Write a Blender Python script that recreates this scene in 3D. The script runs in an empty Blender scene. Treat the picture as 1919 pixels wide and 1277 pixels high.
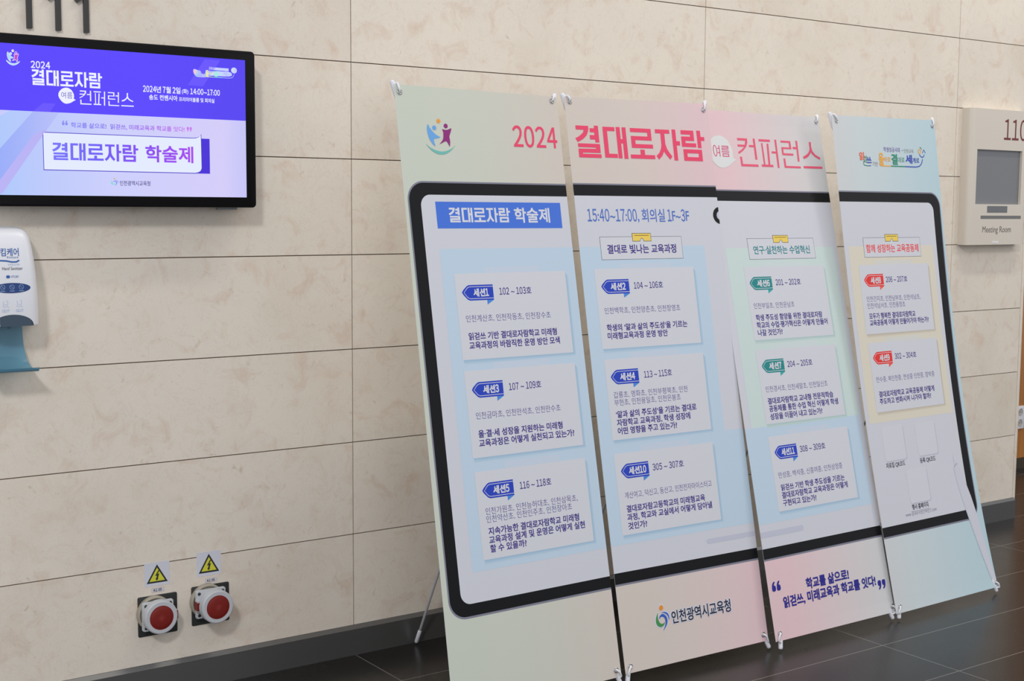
import bpy, bmesh, math, random
from mathutils import Vector, Matrix
from mathutils.geometry import tessellate_polygon
import numpy as np

PI = math.pi
sc = bpy.context.scene
COL = sc.collection

# ------------------------------------------------------------------ camera
cam_d = bpy.data.cameras.new('camera')
cam_d.sensor_width = 36.0
cam_d.sensor_fit = 'HORIZONTAL'
cam_d.lens = 47.657
cam_d.clip_start = 0.05
cam = bpy.data.objects.new('camera', cam_d)
COL.objects.link(cam)
RC = ((0.8182, 0.0510, -0.5727), (-0.5749, 0.0838, -0.8139), (0.0065, 0.9952, 0.0979))
m = Matrix(RC)
q = m.to_quaternion()
cam.matrix_world = Matrix.Translation((-2.0523, -3.7986, 1.4499)) @ q.to_matrix().to_4x4()
sc.camera = cam

# ------------------------------------------------------------------ light
world = bpy.data.worlds.new('hall_ambient')
sc.world = world
world.use_nodes = True
bg = world.node_tree.nodes['Background']
bg.inputs[0].default_value = (0.955, 0.97, 1.05, 1)
bg.inputs[1].default_value = 0.59


def area(name, loc, target, size, power, color=(1, 1, 1), size_y=None):
    d = bpy.data.lights.new(name, 'AREA')
    d.shape = 'DISK' if size_y is None else 'RECTANGLE'
    d.size = size
    if size_y:
        d.size_y = size_y
    d.energy = power
    d.color = color
    o = bpy.data.objects.new(name, d)
    COL.objects.link(o)
    o.location = loc
    o.rotation_euler = (Vector(target) - Vector(loc)).to_track_quat('-Z', 'Y').to_euler()
    return o


area('ceiling_lamp_left', (-5.2, -6.6, 6.0), (0.0, 0, 0.9), 1.0, 238, (0.985, 0.99, 1.03))
area('ceiling_lamp_right', (4.9, -2.6, 3.6), (3.3, 0, 0.7), 0.6, 14, (1.0, 0.98, 0.96))
area('added_right_fill', (6.2, -4.6, 3.0), (3.0, 0, 0.6), 1.5, 25, (1.0, 0.97, 0.93))  # added fill, no real fitting: brightens the right wall and rightmost banner
area('wall_washer_strip', (2.3, -1.75, 6.0), (2.3, 0.0, 0.9), 3.4, 88, (1.0, 0.93, 0.82), 0.3)
area('added_front_fill', (-2.5, -8.0, 2.2), (0.8, 0, 0.6), 3.0, 62, (0.97, 0.99, 1.06))  # broad fill added behind the camera to even out wall and banners

sc.view_settings.view_transform = 'Standard'
sc.view_settings.look = 'None'
sc.view_settings.gamma = 1.0
sc.view_settings.exposure = 0.0
sc.view_settings.use_curve_mapping = False


# ------------------------------------------------------------------ materials
def lin(c):
    c = c / 255.0
    return c / 12.92 if c <= 0.04045 else ((c + 0.055) / 1.055) ** 2.4


def rgb(*c):
    return tuple(lin(v) for v in c)


WHITE = rgb(204.5, 203, 204)
MATS = {}


def mat(name, color=(0.8, 0.8, 0.8), rough=0.5, metal=0.0, spec=0.5, emit=None, trans=0.0, coat=0.0):
    if name in MATS:
        return MATS[name]
    mt = bpy.data.materials.new(name)
    mt.use_nodes = True
    b = mt.node_tree.nodes['Principled BSDF']
    b.inputs['Base Color'].default_value = (*color[:3], 1)
    b.inputs['Roughness'].default_value = rough
    b.inputs['Metallic'].default_value = metal
    b.inputs['Specular IOR Level'].default_value = spec
    b.inputs['Transmission Weight'].default_value = trans
    b.inputs['Coat Weight'].default_value = coat
    if emit:
        b.inputs['Emission Color'].default_value = (*emit[:3], 1)
        b.inputs['Emission Strength'].default_value = 1.0
    MATS[name] = mt
    return mt


def ink(name, r, g, b, k=0.665):
    """printing ink on the matt banner film, colour given beside the film's own white"""
    c = rgb(r, g, b)
    return mat('ink_' + name, tuple(min(0.9, max(0.004, k * c[i] / WHITE[i])) for i in range(3)), 0.55, 0, 0.25)


def glow(name, r, g, b):
    """a colour shown by the lit screen"""
    return mat('screen_' + name, (0.01, 0.01, 0.012), 0.25, 0, 0.2, emit=rgb(r, g, b))


def ramp_mat(name, stops, emissive, axis='X', conv=None):
    mt = bpy.data.materials.new(name)
    mt.use_nodes = True
    nt = mt.node_tree
    b = nt.nodes['Principled BSDF']
    uv = nt.nodes.new('ShaderNodeUVMap')
    sep = nt.nodes.new('ShaderNodeSeparateXYZ')
    rp = nt.nodes.new('ShaderNodeValToRGB')
    nt.links.new(uv.outputs[0], sep.inputs[0])
    nt.links.new(sep.outputs[axis], rp.inputs[0])
    el = rp.color_ramp.elements
    while len(el) < len(stops):
        el.new(0.5)
    for e, (p, c) in zip(el, stops):
        e.position = p
    for e, (p, c) in zip(el, stops):
        cc = rgb(*c)
        if not emissive:
            cc = tuple(min(0.9, 0.665 * cc[i] / WHITE[i]) for i in range(3))
        e.color = (*cc, 1)
    if emissive:
        b.inputs['Base Color'].default_value = (0.01, 0.01, 0.012, 1)
        b.inputs['Roughness'].default_value = 0.25
        b.inputs['Specular IOR Level'].default_value = 0.2
        nt.links.new(rp.outputs[0], b.inputs['Emission Color'])
        b.inputs['Emission Strength'].default_value = 1.0
    else:
        nt.links.new(rp.outputs[0], b.inputs['Base Color'])
        b.inputs['Roughness'].default_value = 0.55
        b.inputs['Specular IOR Level'].default_value = 0.25
    MATS[name] = mt
    return mt


def stone_mat():
    mt = bpy.data.materials.new('cream_limestone')
    mt.use_nodes = True
    nt = mt.node_tree
    N, L = nt.nodes, nt.links
    b = N['Principled BSDF']
    geo = N.new('ShaderNodeNewGeometry')
    tc = N.new('ShaderNodeTexCoord')
    off = N.new('ShaderNodeVectorMath'); off.operation = 'SCALE'; off.inputs[3].default_value = 9.0
    comb = N.new('ShaderNodeCombineXYZ')
    for i in range(3):
        L.new(geo.outputs['Random Per Island'], comb.inputs[i])
    L.new(comb.outputs[0], off.inputs[0])
    add = N.new('ShaderNodeVectorMath'); add.operation = 'ADD'
    L.new(tc.outputs['Object'], add.inputs[0]); L.new(off.outputs[0], add.inputs[1])

    def noise(scale, detail, dist=0.0, rough=0.55):
        n = N.new('ShaderNodeTexNoise')
        n.inputs['Scale'].default_value = scale
        n.inputs['Detail'].default_value = detail
        n.inputs['Distortion'].default_value = dist
        n.inputs['Roughness'].default_value = rough
        L.new(add.outputs[0], n.inputs['Vector'])
        return n

    def ramp(src, stops):
        r = N.new('ShaderNodeValToRGB')
        el = r.color_ramp.elements
        while len(el) < len(stops):
            el.new(0.5)
        for e, (p, c) in zip(el, stops):
            e.position = p
        for e, (p, c) in zip(el, stops):
            e.color = (*c, 1)
        L.new(src, r.inputs[0])
        return r

    def mix(a, bb, fac, mode='MIX', f=1.0):
        mx = N.new('ShaderNodeMix'); mx.data_type = 'RGBA'; mx.blend_type = mode
        if fac is None:
            mx.inputs[0].default_value = f
        else:
            L.new(fac, mx.inputs[0])
        L.new(a, mx.inputs[6])
        if isinstance(bb, tuple):
            mx.inputs[7].default_value = (*bb, 1)
        else:
            L.new(bb, mx.inputs[7])
        return mx.outputs[2]

    base = ramp(noise(2.6, 5).outputs[0], [(0.25, (0.77, 0.685, 0.56)), (0.5, (0.83, 0.755, 0.64)), (0.75, (0.86, 0.785, 0.66))])
    c = base.outputs[0]
    # warm blotches, fine veins, fossil flecks
    bl = ramp(noise(12.0, 7, 0.8, 0.62).outputs[0], [(0.52, (0, 0, 0)), (0.72, (0.75, 0.75, 0.75))])
    c = mix(c, (0.73, 0.58, 0.455), bl.outputs[0])
    n2 = noise(9.0, 8, 1.6, 0.62)
    ve = ramp(n2.outputs[0], [(0.485, (0, 0, 0)), (0.5, (0.12, 0.12, 0.12)), (0.515, (0, 0, 0))])
    c = mix(c, (0.42, 0.33, 0.24), ve.outputs[0])
    fl = ramp(noise(26.0, 6, 1.2, 0.66).outputs[0], [(0.62, (0, 0, 0)), (0.74, (0.50, 0.50, 0.50))])
    c = mix(c, (0.50, 0.36, 0.23), fl.outputs[0])
    gr = ramp(noise(260.0, 2).outputs[0], [(0.3, (0.95, 0.95, 0.95)), (0.7, (1.0, 1.0, 1.0))])
    c = mix(c, gr.outputs[0], None, 'MULTIPLY')
    pv = ramp(geo.outputs['Random Per Island'], [(0.0, (0.96, 0.955, 0.95)), (1.0, (1.0, 1.0, 1.0))])
    c = mix(c, pv.outputs[0], None, 'MULTIPLY')
    L.new(c, b.inputs['Base Color'])
    b.inputs['Roughness'].default_value = 0.5
    b.inputs['Specular IOR Level'].default_value = 0.25
    return mt


def floor_mat():
    mt = bpy.data.materials.new('dark_polished_tile')
    mt.use_nodes = True
    nt = mt.node_tree
    N, L = nt.nodes, nt.links
    b = N['Principled BSDF']
    tc = N.new('ShaderNodeTexCoord')
    br = N.new('ShaderNodeTexBrick')
    br.offset = 0.0
    br.squash = 1.0
    br.inputs['Scale'].default_value = 1.0
    br.inputs['Brick Width'].default_value = 1.5033
    br.inputs['Row Height'].default_value = 0.3030
    br.inputs['Mortar Size'].default_value = 0.0019
    br.inputs['Mortar Smooth'].default_value = 0.1
    br.inputs['Color1'].default_value = (0.0135, 0.0125, 0.011, 1)
    br.inputs['Color2'].default_value = (0.0165, 0.015, 0.0132, 1)
    br.inputs['Mortar'].default_value = (0.17, 0.16, 0.145, 1)
    L.new(tc.outputs['Object'], br.inputs['Vector'])
    n = N.new('ShaderNodeTexNoise')
    n.inputs['Scale'].default_value = 5.0
    n.inputs['Detail'].default_value = 6
    L.new(tc.outputs['Object'], n.inputs['Vector'])
    mr = N.new('ShaderNodeMapRange')
    mr.inputs[3].default_value = 0.24
    mr.inputs[4].default_value = 0.32
    L.new(n.outputs[0], mr.inputs[0])
    L.new(mr.outputs[0], b.inputs['Roughness'])
    L.new(br.outputs[0], b.inputs['Base Color'])
    b.inputs['Specular IOR Level'].default_value = 0.40
    return mt


def wood_mat():
    mt = bpy.data.materials.new('orange_wood_veneer')
    mt.use_nodes = True
    nt = mt.node_tree
    N, L = nt.nodes, nt.links
    b = N['Principled BSDF']
    tc = N.new('ShaderNodeTexCoord')
    mp = N.new('ShaderNodeMapping')
    mp.inputs['Scale'].default_value = (14, 14, 0.7)
    n = N.new('ShaderNodeTexNoise')
    n.inputs['Scale'].default_value = 3.0
    n.inputs['Detail'].default_value = 6
    r = N.new('ShaderNodeValToRGB')
    r.color_ramp.elements[0].position = 0.3
    r.color_ramp.elements[0].color = (0.36, 0.13, 0.022, 1)
    r.color_ramp.elements[1].position = 0.7
    r.color_ramp.elements[1].color = (0.50, 0.20, 0.04, 1)
    L.new(tc.outputs['Object'], mp.inputs[0])
    L.new(mp.outputs[0], n.inputs['Vector'])
    L.new(n.outputs[0], r.inputs[0])
    L.new(r.outputs[0], b.inputs['Base Color'])
    b.inputs['Roughness'].default_value = 0.35
    return mt


# ------------------------------------------------------------------ mesh helpers
def root(name, loc, label, cat, group=None, rz=0.0):
    o = bpy.data.objects.new(name, None)
    o.empty_display_size = 0.05
    COL.objects.link(o)
    o.location = loc
    o.rotation_euler = (0, 0, rz)
    o['label'] = label
    o['category'] = cat
    if group:
        o['group'] = group
    return o


def root_of(p):
    while p.parent:
        p = p.parent
    return p


def mesh(name, V, F, mats, parent=None, mi=None, uvs=None, smooth=False, structure=False):
    """V in world coordinates; stored in the frame of the thing it belongs to"""
    me = bpy.data.meshes.new(name)
    if parent is not None:
        r = root_of(parent)
        inv = (Matrix.Translation(r.location) @ r.rotation_euler.to_matrix().to_4x4()).inverted()
        A = np.array(inv)
        V = np.asarray(V, float)
        V = V @ A[:3, :3].T + A[:3, 3]
    me.from_pydata([tuple(v) for v in V], [], [tuple(int(i) for i in f) for f in F])
    if not isinstance(mats, (list, tuple)):
        mats = [mats]
    for x in mats:
        me.materials.append(x)
    if mi is not None:
        me.polygons.foreach_set('material_index', np.asarray(mi, dtype=np.int32))
    if uvs is not None:
        ul = me.uv_layers.new(name='UVMap')
        li = np.empty(len(me.loops), dtype=np.int32)
        me.loops.foreach_get('vertex_index', li)
        ul.data.foreach_set('uv', np.asarray(uvs, dtype=np.float32)[li].ravel())
    if smooth:
        me.polygons.foreach_set('use_smooth', np.ones(len(me.polygons), dtype=bool))
    me.update()
    o = bpy.data.objects.new(name, me)
    COL.objects.link(o)
    if parent is not None:
        o.parent = parent
    if structure:
        o['kind'] = 'structure'
    return o


class Geo:
    """a growing list of vertices and faces"""

    def __init__(s):
        s.V, s.F, s.M = [], [], []

    def add(s, V, F, m=0):
        k = len(s.V)
        s.V += [tuple(v) for v in V]
        s.F += [tuple(i + k for i in f) for f in F]
        s.M += [m] * len(F)

    def box(s, a, b, m=0):
        x0, y0, z0 = a
        x1, y1, z1 = b
        s.add([(x0, y0, z0), (x1, y0, z0), (x1, y1, z0), (x0, y1, z0), (x0, y0, z1), (x1, y0, z1), (x1, y1, z1), (x0, y1, z1)],
              [(0, 3, 2, 1), (4, 5, 6, 7), (0, 1, 5, 4), (1, 2, 6, 5), (2, 3, 7, 6), (3, 0, 4, 7)], m)

    def prism_y(s, loop, y0, y1, m=0, bevel=0.0):
        """loop of (x, z) points, counter-clockwise seen from the front (-y); front face at y0 (smaller), back at y1"""
        n = len(loop)
        rings = []
        if bevel > 0:
            cx = sum(p[0] for p in loop) / n
            cz = sum(p[1] for p in loop) / n
            w = max(abs(p[0] - cx) for p in loop)
            h = max(abs(p[1] - cz) for p in loop)
            rings = [(y0, 1 - bevel / w, 1 - bevel / h), (y0 + bevel * 0.3, 1 - bevel * 0.3 / w, 1 - bevel * 0.3 / h), (y0 + bevel, 1, 1), (y1, 1, 1)]
        else:
            cx = cz = 0
            rings = [(y0, 1, 1), (y1, 1, 1)]
        V = []
        for y, kx, kz in rings:
            V += [(cx + (p[0] - cx) * kx, y, cz + (p[1] - cz) * kz) for p in loop]
        F = []
        for r in range(len(rings) - 1):
            for i in range(n):
                j = (i + 1) % n
                F.append((r * n + i, (r + 1) * n + i, (r + 1) * n + j, r * n + j))
        F.append(tuple(range(n)))
        F.append(tuple(reversed(range((len(rings) - 1) * n, len(rings) * n))))
        s.add(V, F, m)

    def tube(s, pts, r, m=0, n=10, cap=True):
        pts = [Vector(p) for p in pts]
        rr = r if isinstance(r, (list, tuple)) else [r] * len(pts)
        V, F = [], []
        up = None
        for i, p in enumerate(pts):
            t = (pts[min(i + 1, len(pts) - 1)] - pts[max(i - 1, 0)]).normalized()
            if up is None:
                up = Vector((0, 0, 1)) if abs(t.z) < 0.9 else Vector((1, 0, 0))
            a = t.cross(up).normalized()
            up = a.cross(t).normalized()
            for k in range(n):
                g = 2 * PI * k / n
                V.append(p + a * math.cos(g) * rr[i] + up * math.sin(g) * rr[i])
        for i in range(len(pts) - 1):
            for k in range(n):
                j = (k + 1) % n
                F.append((i * n + k, i * n + j, (i + 1) * n + j, (i + 1) * n + k))
        if cap:
            F.append(tuple(reversed(range(n))))
            F.append(tuple(range((len(pts) - 1) * n, len(pts) * n)))
        s.add(V, F, m)

    def ring(s, c, a, b, R, r, m=0, n=24, k=8):
        """torus round centre c in the plane of unit vectors a and b"""
        c, a, b = Vector(c), Vector(a), Vector(b)
        nn = a.cross(b)
        V, F = [], []
        for i in range(n):
            g = 2 * PI * i / n
            d = a * math.cos(g) + b * math.sin(g)
            for j in range(k):
                h = 2 * PI * j / k
                V.append(c + d * (R + r * math.cos(h)) + nn * (r * math.sin(h)))
        for i in range(n):
            for j in range(k):
                F.append((i * k + j, ((i + 1) % n) * k + j, ((i + 1) % n) * k + (j + 1) % k, i * k + (j + 1) % k))
        s.add(V, F, m)

    def disc_y(s, c, prof, m=0, n=48, squash=1.0):
        """surface of revolution about the y axis through c: prof = list of (radius, y offset), front first"""
        V, F = [], []
        for r, y in prof:
            for i in range(n):
                g = 2 * PI * i / n
                V.append((c[0] + r * math.cos(g), c[1] + y, c[2] + r * squash * math.sin(g)))
        for j in range(len(prof) - 1):
            for i in range(n):
                k = (i + 1) % n
                F.append((j * n + i, (j + 1) * n + i, (j + 1) * n + k, j * n + k))
        F.append(tuple(range(n)))
        s.add(V, F, m)

    def out(s, name, mats, parent=None, smooth=False, structure=False):
        return mesh(name, s.V, s.F, mats, parent, s.M, None, smooth, structure)


def rrect(x0, z0, x1, z1, r, n=6, corners=(1, 1, 1, 1)):
    """rounded rectangle loop, counter-clockwise from bottom left; corners = bl, br, tr, tl"""
    P = []
    for (cx, cz, a0), on, (px, pz) in zip(((x0 + r, z0 + r, PI), (x1 - r, z0 + r, 1.5 * PI), (x1 - r, z1 - r, 0), (x0 + r, z1 - r, 0.5 * PI)), corners,
                                          ((x0, z0), (x1, z0), (x1, z1), (x0, z1))):
        if on:
            for i in range(n + 1):
                a = a0 + 0.5 * PI * i / n
                P.append((cx + r * math.cos(a), cz + r * math.sin(a)))
        else:
            P.append((px, pz))
    return P


def shade_auto(o, deg=35):
    me = o.data
    me.polygons.foreach_set('use_smooth', np.ones(len(me.polygons), dtype=bool))
    bm = bmesh.new()
    bm.from_mesh(me)
    for e in bm.edges:
        if len(e.link_faces) == 2:
            e.smooth = e.calc_face_angle(0) < math.radians(deg)
    bm.to_mesh(me)
    bm.free()
    return o


# ------------------------------------------------------------------ lettering
_T = {}


def glyphs(s, off=0.0):
    key = (s, off)
    if key in _T:
        return _T[key]
    c = bpy.data.curves.new('lettering', 'FONT')
    c.body = s
    c.offset = off
    c.resolution_u = 4
    o = bpy.data.objects.new('lettering', c)
    COL.objects.link(o)
    dg = bpy.context.evaluated_depsgraph_get()
    dg.update()
    me = bpy.data.meshes.new_from_object(o.evaluated_get(dg))
    me.calc_loop_triangles()
    V = np.empty(len(me.vertices) * 3)
    me.vertices.foreach_get('co', V)
    V = V.reshape(-1, 3)[:, :2].copy()
    T = np.empty(len(me.loop_triangles) * 3, dtype=np.int64)
    me.loop_triangles.foreach_get('vertices', T)
    T = T.reshape(-1, 3)
    # all triangles counter-clockwise
    a, b, d = V[T[:, 0]], V[T[:, 1]], V[T[:, 2]]
    fl = ((b[:, 0] - a[:, 0]) * (d[:, 1] - a[:, 1]) - (b[:, 1] - a[:, 1]) * (d[:, 0] - a[:, 0])) < 0
    T[fl] = T[fl][:, ::-1]
    bpy.data.objects.remove(o)
    bpy.data.curves.remove(c)
    bpy.data.meshes.remove(me)
    _T[key] = (V, T)
    return V, T


HY = None


def figures(s, off):
    """like glyphs(), with the condensed lining figures of the poster's typeface (wide forms narrowed and set one by one)"""
    if not any(c.isdigit() for c in s):
        return glyphs(s, off)
    runs, cur = [], ''
    for c in s:
        if c.isdigit() or c == ' ':
            if cur:
                runs.append(cur)
                cur = ''
            runs.append(c)
        else:
            cur += c
    if cur:
        runs.append(cur)
    x, VV, TT, k = 0.0, [], [], 0
    for rn in runs:
        if rn == ' ':
            x += 0.24
            continue
        if rn.isdigit():
            V, T = glyphs(chr(0xFF10 + int(rn)), off)
            V = (V - np.array([V[:, 0].min(), 0.37])) * np.array([0.84, 1.14]) + np.array([0.0, 0.385])
            gap = 0.085
        else:
            V, T = glyphs(rn, off)
            V = V - np.array([V[:, 0].min(), 0.0])
            gap = 0.075
        w = V[:, 0].max()
        VV.append(V + np.array([x, 0]))
        TT.append(T + k)
        k += len(V)
        x += w + gap
    return np.concatenate(VV), np.concatenate(TT)


def text2d(s, u0, u1, vc, h, w=0.0, exact=False, thin=0.0):
    """lettering as (vertices, triangles, sub-layer): u0..u1 wide, centred on height vc, Hangul height h (exact: the letters' own height), w = extra stroke weight in ems"""
    global HY
    if HY is None:
        R, _ = glyphs('결')
        HY = (R[:, 1].min(), R[:, 1].max())
    V, T = figures(s, thin if thin else (0.010 if w > 0 else 0.0))
    y0, y1 = (V[:, 1].min(), V[:, 1].max()) if exact else HY
    x0, x1 = V[:, 0].min(), V[:, 0].max()
    offs = [(0, 0)]
    if w > 0:
        offs = [(0, 0), (w, 0), (-w, 0), (0, w), (0, -w), (w * .7, w * .7), (-w * .7, w * .7), (w * .7, -w * .7), (-w * .7, -w * .7)]
    if 0 < w < 0.006:
        offs = offs[:3]
    elif 0 < w < 0.018:
        offs = offs[5:]
    VV, TT = [], []
    for i, (a, b) in enumerate(offs):
        VV.append(V + np.array([a, b]))
        TT.append(T + i * len(V))
    V, T = np.concatenate(VV), np.concatenate(TT)
    x0 -= w
    x1 += w
    y0 -= w
    y1 += w
    out = np.empty_like(V)
    out[:, 0] = u0 + (V[:, 0] - x0) * (u1 - u0) / (x1 - x0)
    out[:, 1] = vc + (V[:, 1] - 0.5 * (y0 + y1)) * h / (y1 - y0)
    return out, T, np.repeat(np.arange(len(offs)) * 0.25, len(V) // len(offs))


def fill(loops):
    P = [[Vector((p[0], p[1], 0)) for p in l] for l in loops]
    T = np.array(tessellate_polygon(P), dtype=np.int64).reshape(-1, 3)
    V = np.array([(p.x, p.y) for l in P for p in l])
    a, b, d = V[T[:, 0]], V[T[:, 1]], V[T[:, 2]]
    fl = ((b[:, 0] - a[:, 0]) * (d[:, 1] - a[:, 1]) - (b[:, 1] - a[:, 1]) * (d[:, 0] - a[:, 0])) < 0
    T[fl] = T[fl][:, ::-1]
    return V, T


def circ(cx, cy, rx, ry=None, n=28):
    ry = rx if ry is None else ry
    return [(cx + rx * math.cos(2 * PI * i / n), cy + ry * math.sin(2 * PI * i / n)) for i in range(n)]


def smooth_loop(P, it=2):
    """rounds a coarse outline (Chaikin)"""
    for _ in range(it):
        Q = []
        for i in range(len(P)):
            a, b = P[i], P[(i + 1) % len(P)]
            Q += [(a[0] * .75 + b[0] * .25, a[1] * .75 + b[1] * .25), (a[0] * .25 + b[0] * .75, a[1] * .25 + b[1] * .75)]
        P = Q
    return P


def stroke(P, w):
    """an open line of points with width w as an outline"""
    L, R = [], []
    for i, p in enumerate(P):
        a, b = P[max(i - 1, 0)], P[min(i + 1, len(P) - 1)]
        d = Vector((b[0] - a[0], b[1] - a[1])).normalized()
        L.append((p[0] - d.y * w / 2, p[1] + d.x * w / 2))
        R.append((p[0] + d.y * w / 2, p[1] - d.x * w / 2))
    return L + R[::-1]


class Print:
    """flat artwork in millimetres, put down in thin layers on a surface"""

    def __init__(s, clip=None):
        s.items = []
        s.clip = clip

    def put(s, VT, m, layer):
        s.items.append((VT[0], VT[1], m, layer + (VT[2] if len(VT) > 2 else np.zeros(len(VT[0])))))

    def poly(s, loops, m, layer):
        if not isinstance(loops[0][0], (tuple, list)):
            loops = [loops]
        if s.clip and max(q[1] for q in loops[0]) - min(q[1] for q in loops[0]) > 12:
            s.big(loops, m, layer)
            return
        s.put(fill(loops), m, layer)

    def rect(s, u0, v0, u1, v1, m, layer):
        s.poly([(u0, v0), (u1, v0), (u1, v1), (u0, v1)], m, layer)

    def text(s, t, u0, u1, vc, h, m, layer, w=0.0, exact=False, thin=0.0):
        s.put(text2d(t, u0, u1, vc, h, w, exact, thin), m, layer)

    def big(s, loops, m, layer, step=40.0, ustep=100.0):
        """a large shape: clipped to the sheet and cut into strips so that it follows the sheet's curve"""
        if not isinstance(loops[0][0], (tuple, list)):
            loops = [loops]
        V, T = fill(loops)
        bm = bmesh.new()
        vs = [bm.verts.new((p[0], p[1], 0)) for p in V]
        for t in T:
            try:
                bm.faces.new([vs[i] for i in t])
            except ValueError:
                pass
        if s.clip:
            for (a, b) in s.clip:
                d = Vector((b[0] - a[0], b[1] - a[1], 0)).normalized()
                nrm = Vector((d.y, -d.x, 0))
                bmesh.ops.bisect_plane(bm, geom=bm.verts[:] + bm.edges[:] + bm.faces[:], plane_co=(a[0], a[1], 0), plane_no=nrm, clear_outer=True, dist=1e-4)
        bmesh.ops.dissolve_limit(bm, angle_limit=0.001, verts=bm.verts[:], edges=bm.edges[:])
        for k in range(1, int(1800 / step)):
            bmesh.ops.bisect_plane(bm, geom=bm.verts[:] + bm.edges[:] + bm.faces[:], plane_co=(0, k * step, 0), plane_no=(0, 1, 0), dist=1e-4)
        for k in range(1, 7) if ustep > 50 else range(-14, 15):
            bmesh.ops.bisect_plane(bm, geom=bm.verts[:] + bm.edges[:] + bm.faces[:], plane_co=(k * ustep, 0, 0), plane_no=(1, 0, 0), dist=1e-4)
        bmesh.ops.triangulate(bm, faces=bm.faces[:])
        bm.verts.index_update()
        V = np.array([(v.co.x, v.co.y) for v in bm.verts])
        T = np.array([[v.index for v in f.verts] for f in bm.faces], dtype=np.int64)
        a, b, d = V[T[:, 0]], V[T[:, 1]], V[T[:, 2]]
        fl = ((b[:, 0] - a[:, 0]) * (d[:, 1] - a[:, 1]) - (b[:, 1] - a[:, 1]) * (d[:, 0] - a[:, 0])) < 0
        T[fl] = T[fl][:, ::-1]
        bm.free()
        s.put((V, T), m, layer)

    def build(s, place, uvf):
        """place(uv array, layer) -> world points; returns V, F, mats, mi, uvs"""
        mats, V, F, mi, uv = [], [], [], [], []
        k = 0
        for v, t, m, layer in s.items:
            if m not in mats:
                mats.append(m)
            V.append(place(v, layer))
            uv.append(uvf(v))
            F.append(t + k)
            mi.append(np.full(len(t), mats.index(m)))
            k += len(v)
        return np.concatenate(V), np.concatenate(F), mats, np.concatenate(mi), np.concatenate(uv)


# heavy display lettering of the conference title, drawn letter by letter (mm)
TITLE = [
    [[(35, 1707), (85, 1707), (85, 1698), (82, 1688), (75, 1676), (63, 1666), (50, 1659), (38, 1654), (30, 1666), (42, 1671), (53, 1678), (62, 1685), (66, 1694), (35, 1694)]],
    [[(108, 1709), (124, 1709), (124, 1655), (108, 1655), (108, 1664), (88, 1664), (88, 1678), (107, 1678), (107, 1687), (90, 1687), (90, 1700), (108, 1700)]],
    [[(38, 1650), (125, 1650), (125, 1621), (54, 1621), (54, 1617), (127, 1617), (127, 1605), (38, 1605), (38, 1633), (108, 1634), (108, 1638), (38, 1638)]],
    [[(142, 1707), (190, 1707), (190, 1694), (159, 1694), (159, 1620), (193, 1620), (193, 1607), (142, 1607)]],
    [[(196, 1708), (212, 1708), (212, 1669), (220, 1669), (220, 1708), (236, 1708), (236, 1605), (220, 1605), (220, 1655), (212, 1655), (212, 1606), (196, 1606)]],
    [[(254, 1707), (341, 1707), (341, 1668), (272, 1668), (272, 1655), (344, 1655), (344, 1642), (255, 1642), (255, 1681), (325, 1681), (325, 1694), (254, 1694)]],
    [[(247, 1620), (289, 1620), (289, 1637), (307, 1637), (307, 1620), (349, 1620), (349, 1607), (247, 1607)]],
    [[(359, 1707), (420, 1707), (420, 1694), (398, 1694), (398, 1658), (404, 1641), (414, 1628), (423, 1618), (413, 1607), (401, 1619), (389, 1634), (381, 1620), (365, 1606), (355, 1618), (369, 1629), (378, 1644), (381, 1657), (381, 1694), (359, 1694)]],
    [[(431, 1709), (447, 1709), (447, 1670), (462, 1670), (462, 1656), (447, 1656), (447, 1605), (431, 1605)]],
    [[(470, 1708), (526, 1708), (526, 1673), (487, 1673), (487, 1665), (533, 1665), (533, 1652), (470, 1652), (470, 1687), (510, 1687), (510, 1694), (470, 1694)]],
    [[(540, 1709), (556, 1709), (556, 1688), (572, 1688), (572, 1675), (556, 1675), (556, 1650), (540, 1650)]],
    [[(474, 1644), (556, 1644), (556, 1605), (474, 1605)], [(490, 1631), (490, 1618), (540, 1618), (540, 1631)]],
]
CONF = [
    [[(167, 1707), (216, 1707), (215, 1693), (207, 1678), (189, 1663), (166, 1651), (163, 1657), (183, 1667), (197, 1677), (165, 1677), (165, 1684), (201, 1684), (206, 1699), (167, 1699)]],
    [[(245, 1708), (254, 1708), (254, 1633), (244, 1633), (245, 1677), (221, 1677), (221, 1684), (245, 1684)]],
    [[(169, 1641), (178, 1641), (178, 1615), (255, 1615), (255, 1607), (169, 1607)]],
    [[(274, 1707), (331, 1707), (331, 1699), (274, 1699)]],
    [[(284, 1693), (291, 1693), (291, 1615), (284, 1615)]],
    [[(312, 1692), (321, 1692), (316, 1615), (307, 1615)]],
    [[(272, 1616), (331, 1616), (331, 1608), (272, 1608)]],
    [[(355, 1708), (364, 1708), (362, 1606), (353, 1606), (354, 1658), (332, 1658), (332, 1665), (355, 1665)]],
    [[(386, 1706), (437, 1706), (438, 1676), (395, 1676), (394, 1660), (444, 1660), (444, 1653), (386, 1653), (386, 1682), (428, 1682), (428, 1699), (386, 1699)]],
    [[(464, 1708), (474, 1708), (472, 1632), (463, 1632), (465, 1677), (446, 1677), (446, 1685), (465, 1685)]],
    [[(389, 1641), (398, 1641), (398, 1614), (474, 1614), (474, 1607), (389, 1607)]],
    [[(536, 1706), (547, 1706), (545, 1688), (549, 1672), (563, 1659), (588, 1649), (583, 1642), (560, 1651), (547, 1660), (540, 1668), (527, 1655), (514, 1647), (497, 1642), (494, 1650), (514, 1658), (528, 1667), (536, 1680)]],
    [[(490, 1616), (591, 1616), (591, 1608), (490, 1608)]],
]
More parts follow.
